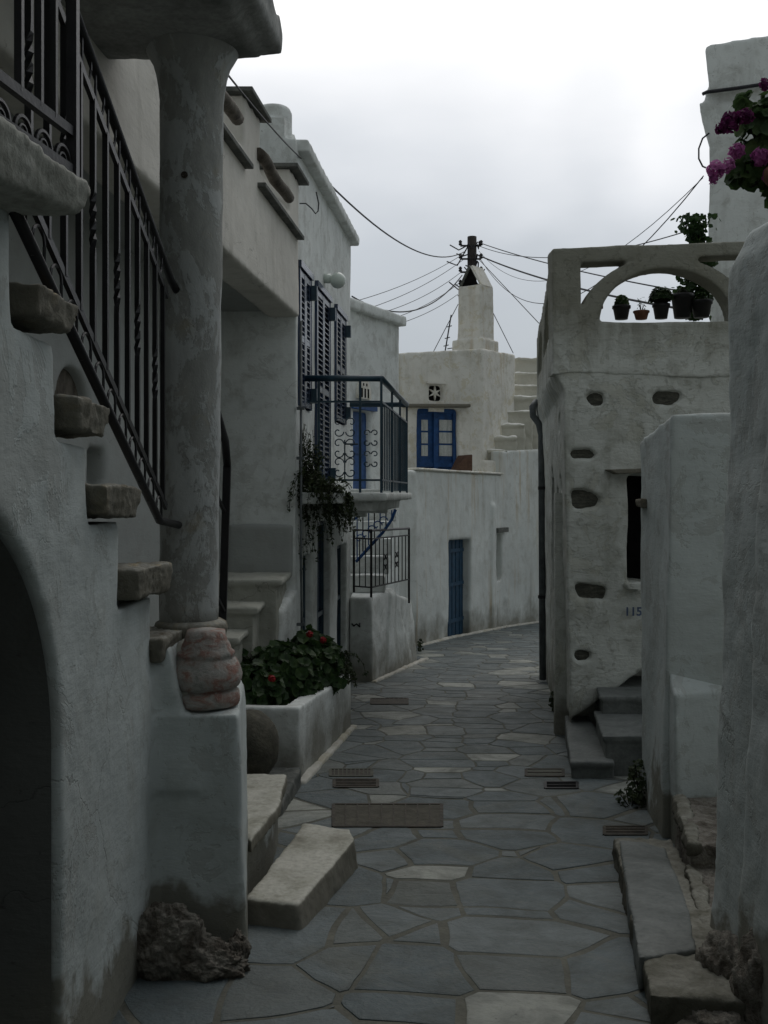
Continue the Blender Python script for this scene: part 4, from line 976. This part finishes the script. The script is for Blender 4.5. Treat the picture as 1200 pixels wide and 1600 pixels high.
link('window_ledge', bevmesh(fp(MB(), [(944, 734), (1003, 732), (1003, 739), (958, 741)], 8.05, 8.4), .008), 'stepstone', h5)
link('window_sill', soft(fp(MB(), [(974, 910), (1003, 908), (1003, 922), (976, 920)], 8.1, 8.5), .012, (), 2), 'pebble', h5)
# terrace storey: front parapet with arch
tw = MB(); Zp = Z_(503, YF)
fp(tw, [(862, 388), (1300, 372), (1300, 582), (1100, 590), (900, 583), (864, 586)], 8.186, 8.42)
c1 = fp(MB(), [(1041+105*math.cos(a), 503-84*math.sin(a)) for a in [i*math.pi/24 for i in range(25)]], 8.0, 8.7)
oa = [(1041+134*math.cos(a), 503-101*math.sin(a)) for a in [math.pi*(.5+.5*i/16) for i in range(17)]]
left = [(907, 411), (1000, 405)]+[q for q in oa if 908 < q[0] < 1000]+[(907, 485)]
ra = [(1041+134*math.cos(a), 503-101*math.sin(a)) for a in [math.pi*.5*i/16 for i in range(17)]]
right = [(1088, 401), (1176, 397)]+[q for q in ra if 1088 < q[0]]
right = [(1088, 401), (1176, 398), (1175, 480)]+[q for q in ra if 1088 < q[0] < 1174]
c2_ = fp(MB(), left, 8.0, 8.7); c3 = fp(MB(), right, 8.0, 8.7)
link('terrace_arch', soft(tw, .016, [c1, c2_, c3], 1, .008, 2.5), 'pebble', h5)
sf = lambda y: 1.385+.126*(y-8.2)
sw = MB().side([(8.2, 2.65), (12.9, 2.65), (12.9, 3.60), (8.2, 3.60)], sf, 0, .2)
scuts = []
for yc in (9.6, 11.6):
    scuts.append(MB().side([(yc+.8*math.cos(a), 3.0+.44*math.sin(a)) for a in [i*math.pi/16 for i in range(17)]], sf, -.2, .5))
link('terrace_side_parapet', soft(sw, .025, scuts, 2, .01, 2), 'pebble', h5)
link('sill', soft(MB().box(1.62, 4.0, 8.38, 8.72, 2.9, Zp), .03, (), 2, .006, 3), 'terrace', h5)
link('terrace_floor', MB().plan([(1.6, 8.4), (4.5, 8.4), (4.5, 12.8), (2.1, 12.8)], 2.6, 2.72), 'slate', h5)
fc = bpy.data.curves.new('n', 'FONT'); fc.body = '115'; fc.size = .098; fc.extrude = .002; fc.offset = .002; fo_ = bpy.data.objects.new('n', fc); COL.objects.link(fo_)
me = evalmesh(fo_); bpy.data.objects.remove(fo_)
me.transform(Matrix.Translation(V((X_(974, YF), 8.168, Z_(961, YF))))@Matrix.Rotation(math.pi/2, 4, 'X'))
link('house_number', me, 'ink', h5)
# drainpipe
dp = thing('drainpipe', 'grey drainpipe with curved top on the side wall of the rubble house', 'pipe', (1.97, 12.2, gz(12.2)))
xq = lambda px: X_(px, 12.3)
link('tube', MB().tube([(xq(852), 12.6, Z_(652, 12.3)), (xq(846), 12.5, Z_(634, 12.3)), (xq(838), 12.35, Z_(628, 12.3)), (xq(832), 12.3, Z_(636, 12.3)), (xq(833), 12.3, Z_(650, 12.3)), (xq(842), 12.3, Z_(662, 12.3)), (xq(846), 12.3, Z_(680, 12.3)), (xq(848), 12.3, Z_(1062, 12.3))], .042, 12), 'pipe', dp, True)
for py in (760, 930): link('clip', MB().tube([(xq(847), 12.3, Z_(py, 12.3)), (xq(847), 12.3, Z_(py+5, 12.3))], .052, 12), 'iron', dp)
# steps at its foot
s3 = thing('entrance_steps', 'dark worn steps climbing right under the rubble house wall', 'staircase', (1.7, 7.6, gz(7.5)))
st3 = [([(1.33, 7.05), (1.63, 7.05), (1.74, 8.5), (1.545, 8.5)], -.30), ([(1.585, 7.12), (2.3, 7.12), (2.3, 7.95), (1.69, 7.95)], -.139), ([(1.72, 7.84), (2.6, 7.84), (2.6, 8.7), (1.85, 8.7)], .0)]
for po, z in st3:
    w = MB().plan(po, -1, z-.035); cxm = sum(a for a, _ in po)/4; cym = sum(b for _, b in po)/4
    w.plan([(cxm+(a-cxm)*1.06, cym+(b-cym)*1.02) for a, b in po], z-.04, z)
    link('step', soft(w, .014, (), 1, .006, 4), 'greyslab', s3)
# potted plants on the terrace -------------------------------------
def potplant(px, pyt, pyb, wpx, Y, mat, label, kind, r=.02, n=120, hgt=.1, lm='leaf3', wide=.6):
    c_ = V((X_(px, Y), Y, Z_(pyb, Y))); t = thing('potted_plant', label, 'potted plant', c_, 'potted plants on the terrace')
    n = int(n*1.7); rr = wpx/F*Y/2; h = (pyb-pyt)/F*Y
    pt_ = link('pot', MB().lathe(c_, [(rr*.72, 0), (rr*.95, h*.78), (rr*1.06, h*.80), (rr*1.06, h), (rr*.9, h), (rr*.88, h*.85)], 20), mat, t, True)
    link('soil', MB().lathe(c_, [(rr*.8, h*.8), (rr*.86, h*.88)], 16), 'soil', pt_)
    lv = MB(); sm = MB(); tp_ = c_+V((0, 0, h))
    for i in range(n):
        d = V((R.gauss(0, 1), R.gauss(0, 1), R.uniform(.0, 1.8))).normalized(); 
        if kind == 'spiky': q = tp_+V((d.x*rr*.6, d.y*rr*.6, R.uniform(.1, 1)*hgt))
        else: q = tp_+V((d.x*hgt*wide, d.y*hgt*wide, abs(d.z)*hgt*R.uniform(.3, 1)+ (hgt*.3 if kind == 'tree' else 0)))
        lv.leaf(q, d+V((0, 0, .3)), r*R.uniform(.6, 1.2), 4 if kind == 'spiky' else 5)
        if i % 12 == 0: sm.tube([tp_-V((0, 0, .01)), q], .004, 4, False)
    link('foliage', lv, lm, t); link('stems', sm, 'stem', t)
potplant(923, 478, 500, 36, 8.62, 'terracotta', 'broad clay pot with bushy plant half hidden behind the terrace pier', 'bush', .022, 160, .10)
potplant(971, 478, 499, 27, 8.56, 'plastic', 'dark pot with a low bright leafy plant, leftmost inside the arch', 'bush', .022, 130, .10)
potplant(1002, 486, 499, 24, 8.56, 'terracotta', 'small terracotta pot with a few thin sprigs inside the arch', 'spiky', .012, 26, .12, 'leaf2')
potplant(1033, 475, 498, 26, 8.56, 'plastic', 'dark pot holding a small round bonsai-like tree in the arch', 'tree', .022, 210, .12, 'leaf', .85)
potplant(1066, 460, 497, 34, 8.60, 'plastic', 'tallest black pot with low greenery, right of the small tree', 'bush', .016, 90, .07, 'leaf2')
potplant(1096, 470, 496, 32, 8.58, 'plastic', 'low black pot with spindly plant at the right end of the arch', 'bush', .022, 80, .08, 'leaf')
# climbing vine
vt = thing('climbing_plant', 'tall dark leafy climber rising behind the right end of the terrace arch', 'plant', P(1090, 495, 9.0))
lv = MB(); sm = MB()
for k in range(5):
    px = 1075+R.uniform(0, 24); path = [P(px+R.uniform(-4, 4)+7*math.sin(j*.8+k), 500-j*19, 9.0) for j in range(9)]; sm.tube(path, .007, 5, False)
for i in range(1300):
    py = R.uniform(336, 499); wd = 16+8*math.sin(py*.06)+ (6 if py > 430 else 0); cx_ = 1090+5*math.sin(py*.05)
    q = P(cx_+R.gauss(0, .55)*wd, py, 9.0+R.uniform(-.12, .12)); lv.leaf(q, (R.gauss(0, 1), R.gauss(-.6, .6), R.gauss(.4, .6)), R.uniform(.018, .036), 5)
link('foliage', lv, 'leaf', vt); link('stems', sm, 'stem', vt)
# ================================================================ tall right building
h6 = thing('tall_house', 'tall white building rising behind the roof terrace at upper right', 'house', (5, 13, gz(11)))
Y6 = 11.0
def tall(pts, Y0, dx=1.9, dY=4.5):
    q = [P(a_, b2, Y6) for a_, b2 in pts]; w.ring2([(p.x, Y0, p.z) for p in q], [(p.x+(dx if p.x < 5 else 0), Y0+dY, p.z) for p in q])
w = MB(); tall([(1113, 1300), (1500, 1300), (1500, 150), (1106, 160)], Y6)
tall([(1100, 72), (1500, 8), (1500, 130), (1107, 143)], Y6-.02); tall([(1104, 138), (1500, 125), (1500, 165), (1104, 160)], Y6+.05)
tall([(1092, 157), (1116, 154), (1116, 235), (1110, 230), (1095, 178)], Y6+.02, .5, 1.2)
link('wall', soft(w, .035, (), 1, .015, 1.4), 'white', h6)
link('roof_cable', MB().tube([P(1098, 147, Y6-.08), P(1104, 144, Y6-.08), P(1150, 138, Y6-.08), P(1230, 126, Y6-.08)], .02, 6), 'cable', h6)
link('cable_loop', MB().tube([P(*q, Y6-.05) for q in ((1108, 208), (1098, 216), (1092, 232), (1092, 248), (1098, 260), (1103, 262))], .010, 5), 'cable', h6)
# ================================================================ gateway wall in front of it
h7 = thing('gate_wall', 'narrow whitewashed wall end with rounded top beside the entrance steps', 'wall', (1.9, 5.9, gz(5.9)))
w = MB()
zt7 = Z_(640, 5.6)
w.ring2([(1.545, 5.57, -.8), (2.6, 5.57, -.8), (2.6, 6.4, -.8), (1.66, 6.4, -.8)], [(1.605, 5.57, zt7-.03), (2.6, 5.57, zt7), (2.6, 6.4, zt7), (1.64, 6.4, zt7-.14)])
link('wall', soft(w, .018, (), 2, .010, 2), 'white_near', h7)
w = MB(); w.ring2([V((1.58, 5.36, -.7)), V((2.0, 5.56, -.7)), V((2.0, 5.7, -.7)), V((1.62, 5.7, -.7))], [V((1.575, 5.40, .50)), V((1.95, 5.56, .50)), V((1.95, 5.7, .62)), V((1.61, 5.7, .66))])
link('plinth', soft(w, .018, (), 2, .008, 2), 'white_near', h7)
link('corner_stone', soft(MB().front([(1001, 780), (1021, 779), (1022, 794), (1003, 793)], 6.18, 6.34), .01, (), 2, .012, 12), 'stepstone', h7)
# doorway treads between the walls
ds = thing('doorway_steps', 'rough steps with chipped whitewashed edges between the two right walls', 'staircase', (1.8, 4.9, gz(4.9)))
for po, z in (([(1.42, 4.60), (2.3, 4.60), (2.3, 5.33), (1.56, 5.33)], -.03), ([(1.26, 3.9), (2.2, 3.9), (2.2, 4.65), (1.42, 4.65)], -.14)):
    link('step', soft(MB().plan(po, -.9, z), .016, (), 3, .012, 5, .004, 18), 'rock', ds)
    (x0, y0), _, _, (x1, y1) = po
    ed = MB()
    ed.ring2([(x0-.02, y0, z-.05), (x0+.055, y0, z-.05), (x1+.055, y1, z-.05), (x1-.02, y1, z-.05)], [(x0-.01, y0, z+.012), (x0+.05, y0, z+.012), (x1+.05, y1, z+.012), (x1-.01, y1, z+.012)])
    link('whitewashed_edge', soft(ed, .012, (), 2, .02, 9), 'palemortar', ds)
# long grey slab on the street
t = thing('stone_bench_slab', 'long worn grey slab with pale mortar edges lying along the right wall', 'stone slab', (1.15, 4.3, gz(4.3)))
def zq(po, dz): return [(x, y, dz-.06*y) for x, y in po]
po = [(.90, 3.36), (1.20, 3.30), (1.29, 3.7), (1.50, 5.18), (1.20, 5.20)]
w = MB().ring2([(x, y, -.7) for x, y in po], zq(po, .112))
link('mortar_bed', soft(w, .012, (), 2, .012, 6, .006, 20), 'palemortar', t)
po = [(.925, 3.62), (1.16, 3.70), (1.26, 4.1), (1.40, 4.95), (1.33, 5.06), (1.205, 5.10)]
w = MB().ring2(zq(po, .0), zq(po, .128))
link('slab', soft(w, .010, (), 1, .006, 4, .002, 18), 'greyslab', t)
# near right wall
h8 = thing('near_wall', 'close-up whitewashed wall with rounded top along the right edge', 'wall', (1.6, 3, gz(3)))
xf8 = lambda y: 1.325+.02*(y-4)
w = MB()
w.ring2([(1.30, 4.0, -.6), (2.6, 4.0, -.6), (2.6, -3, -.6), (1.2, -3, -.6)], [(1.385, 3.98, 2.5), (2.6, 3.98, 2.5), (2.6, -3, 2.5), (1.28, -3, 2.5)])
w.ring2([(1.385, 3.97, 2.44), (2.5, 3.97, 2.44), (2.5, -3, 2.44), (1.3, -3, 2.44)], [(1.42, 3.88, 2.60), (2.5, 3.88, 2.60), (2.5, -3, 2.6), (1.36, -3, 2.60)])
w.ring2([(1.22, 3.52, -.6), (1.6, 3.52, -.6), (1.6, -3, -.6), (1.0, -3, -.6)], [(1.33, 3.50, 1.9), (1.6, 3.5, 1.9), (1.6, -3, 1.9), (1.2, -3, 1.9)])
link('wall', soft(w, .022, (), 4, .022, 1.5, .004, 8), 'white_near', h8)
t = link('rock', joinmesh([blob((1.24, 3.62, -.16), (.10, .14, .15), 31, .2), blob((1.12, 3.36, -.2), (.11, .13, .09), 36, .22), blob((1.30, 3.35, -.08), (.12, .14, .24), 41, .2), blob((1.02, 3.28, -.24), (.12, .10, .08), 44, .22)]), 'rock')
tag(t, 'jagged dark rock outcrop at the foot of the near right wall', 'rock')
bush('weed_clump', 'dark weed clump at the base of the narrow wall end', [((1.63, 6.35, -.26), (.07, .14, .16)), ((1.56, 6.3, -.34), (.10, .12, .07))], 260, .018, 'leaf2', shape=5, base=(1.6, 6.35, -.38))
for (px, py, nn, lb) in ((657, 1018, 40, 'tiny weed growing at the far corner of the platform'), (867, 1112, 70, 'small dark weed at the base of the rubble house side wall'), (823, 0, 0, '')):
    if not nn: continue
    Y = EYE/((py-HZ)/F-.06); c_ = V((X_(px, Y), Y, gz(Y)))
    bush('weed', lb, [(c_+V((0, 0, .10)), (.05, .08, .11))], nn, .025, 'leaf2', shape=5, base=c_)
# flowering geranium on the near wall's top
fl = bush('hanging_geranium', 'pink and magenta geranium spilling in from the upper right edge', [(P(1195, 205, 3.3), (.09, .1, .10)), (P(1185, 262, 3.3), (.11, .11, .065)), (P(1230, 240, 3.3), (.12, .14, .16)), (P(1175, 160, 3.3), (.05, .05, .04))], 560, .026, 'leaf3', flowers=[], base=P(1240, 340, 3.25))
for q, r_, mt in ((P(1142, 190, 3.2), .034, 'purple'), (P(1128, 200, 3.2), .022, 'purple'), (P(1165, 182, 3.2), .026, 'purple'), (P(1152, 236, 3.2), .026, 'pink'), (P(1188, 245, 3.2), .03, 'pink'), (P(1118, 266, 3.2), .030, 'pink'), (P(1137, 258, 3.2), .024, 'pink'), (P(1115, 280, 3.2), .016, 'pink'), (P(1196, 132, 3.2), .02, 'purple'), (P(1205, 275, 3.2), .03, 'pink')):
    fb = MB()
    for j in range(90):
        d = V((R.gauss(0, 1), R.gauss(0, 1), R.gauss(0, .9))).normalized(); fb.leaf(q+d*r_*R.uniform(.5, 1), d+V((R.gauss(0,.4), R.gauss(0,.4), R.gauss(0,.4))), r_*.33, 5, .25)
    link('flower', fb, mt, fl)
link('pot', MB().lathe(P(1262, 360, 3.15), [(.08, 0), (.12, .16), (.13, .17), (.13, .2), (.11, .2)], 20), 'terracotta', fl, True)
# hole-stain ring mark in paving
# ================================================================ unseen alley houses around the viewer, added to block sky light
w = MB().box(-4, -1.45, -9, 1.6, -.5, 5.3).box(-4, 4, -10, -9, -.5, 5.5)
nb = thing('alley_shading_house', 'unseen whitewashed house added left of the stair landing to darken the alley', 'house', (-2.5, -3, 0)); link('wall', w, 'white', nb)
w = MB().box(1.9, 5, -9, 3.9, -.5, 5.2)
nb = thing('right_shading_house', 'unseen whitewashed house added behind the near right wall to darken the alley', 'house', (3, -2, 0)); link('wall', w, 'white', nb)
# ================================================================ light
wd = bpy.data.worlds.new('World'); sc.world = wd; wd.use_nodes = True; nt = wd.node_tree; nt.nodes.clear()
SUN_EL, SUN_AZ = math.radians(52), math.radians(14)
sky = nt.nodes.new('ShaderNodeTexSky'); sky.sky_type = 'NISHITA'; sky.sun_disc = False; sky.sun_elevation = SUN_EL; sky.sun_rotation = SUN_AZ
sky.air_density = 1.0; sky.dust_density = 4
bg1 = nt.nodes.new('ShaderNodeBackground'); nt.links.new(sky.outputs[0], bg1.inputs[0]); bg1.inputs[1].default_value = .006
tc = nt.nodes.new('ShaderNodeTexCoord'); d = tc.outputs['Generated']
sd = V((math.sin(SUN_AZ)*math.cos(SUN_EL), math.cos(SUN_AZ)*math.cos(SUN_EL), math.sin(SUN_EL)))
dot = nt.nodes.new('ShaderNodeVectorMath'); dot.operation = 'DOT_PRODUCT'; nt.links.new(d, dot.inputs[0]); dot.inputs[1].default_value = sd
nz = tex(nt, d, 2.4, 3, .45, 1, 1, 1.5, .4); nz2 = tex(nt, d, 6, 4, .5, 1, 1, 2.5)
sep = nt.nodes.new('ShaderNodeSeparateXYZ'); nt.links.new(d, sep.inputs[0])
gl_ = mth(nt, 'ADD', dot.outputs['Value'], mth(nt, 'MULTIPLY', mth(nt, 'SUBTRACT', nz, .5), .28))
gl_ = mth(nt, 'ADD', gl_, mth(nt, 'MULTIPLY', mth(nt, 'SUBTRACT', nz2, .5), .05))
SKYR = ramp(nt, gl_, [(0., (.24, .26, .262)), (.45, (.35, .374, .38)), (.66, (.42, .46, .50)), (.755, (.53, .57, .615)), (.81, (.72, .75, .79)), (.87, (.97, .98, 1.0)), (.94, (1.3, 1.3, 1.28))])
bg2 = nt.nodes.new('ShaderNodeBackground'); nt.links.new(SKYR.outputs[0], bg2.inputs[0]); bg2.inputs[1].default_value = 1.0
ad = nt.nodes.new('ShaderNodeAddShader'); nt.links.new(bg1.outputs[0], ad.inputs[0]); nt.links.new(bg2.outputs[0], ad.inputs[1])
wo = nt.nodes.new('ShaderNodeOutputWorld'); nt.links.new(ad.outputs[0], wo.inputs[0])
sl = bpy.data.lights.new('sun', 'SUN'); sl.energy = .22; sl.angle = math.radians(25); sl.color = (1, .97, .93)
so = bpy.data.objects.new('sun', sl); COL.objects.link(so); so.rotation_euler = (-sd).to_track_quat('-Z', 'Y').to_euler()
# ================================================================ camera
cm = bpy.data.cameras.new('camera'); cm.sensor_fit = 'VERTICAL'; cm.sensor_height = 36; cm.lens = F/1600*36; cm.shift_y = -(800-HZ)/1600; cm.clip_end = 1000; cm.clip_start = .05
co = bpy.data.objects.new('camera', cm); COL.objects.link(co); co.location = (0, 0, EYE); co.rotation_euler = (math.pi/2, 0, 0); sc.camera = co
sc.view_settings.view_transform = 'Standard'; sc.view_settings.look = 'None'; sc.view_settings.exposure = 0; sc.view_settings.gamma = 1
sc.cycles.max_bounces = 5; sc.cycles.diffuse_bounces = 4; sc.cycles.glossy_bounces = 2; sc.cycles.transmission_bounces = 2; sc.cycles.caustics_reflective = False; sc.cycles.caustics_refractive = False; sc.cycles.use_denoising = True
sc.render.engine = 'CYCLES'
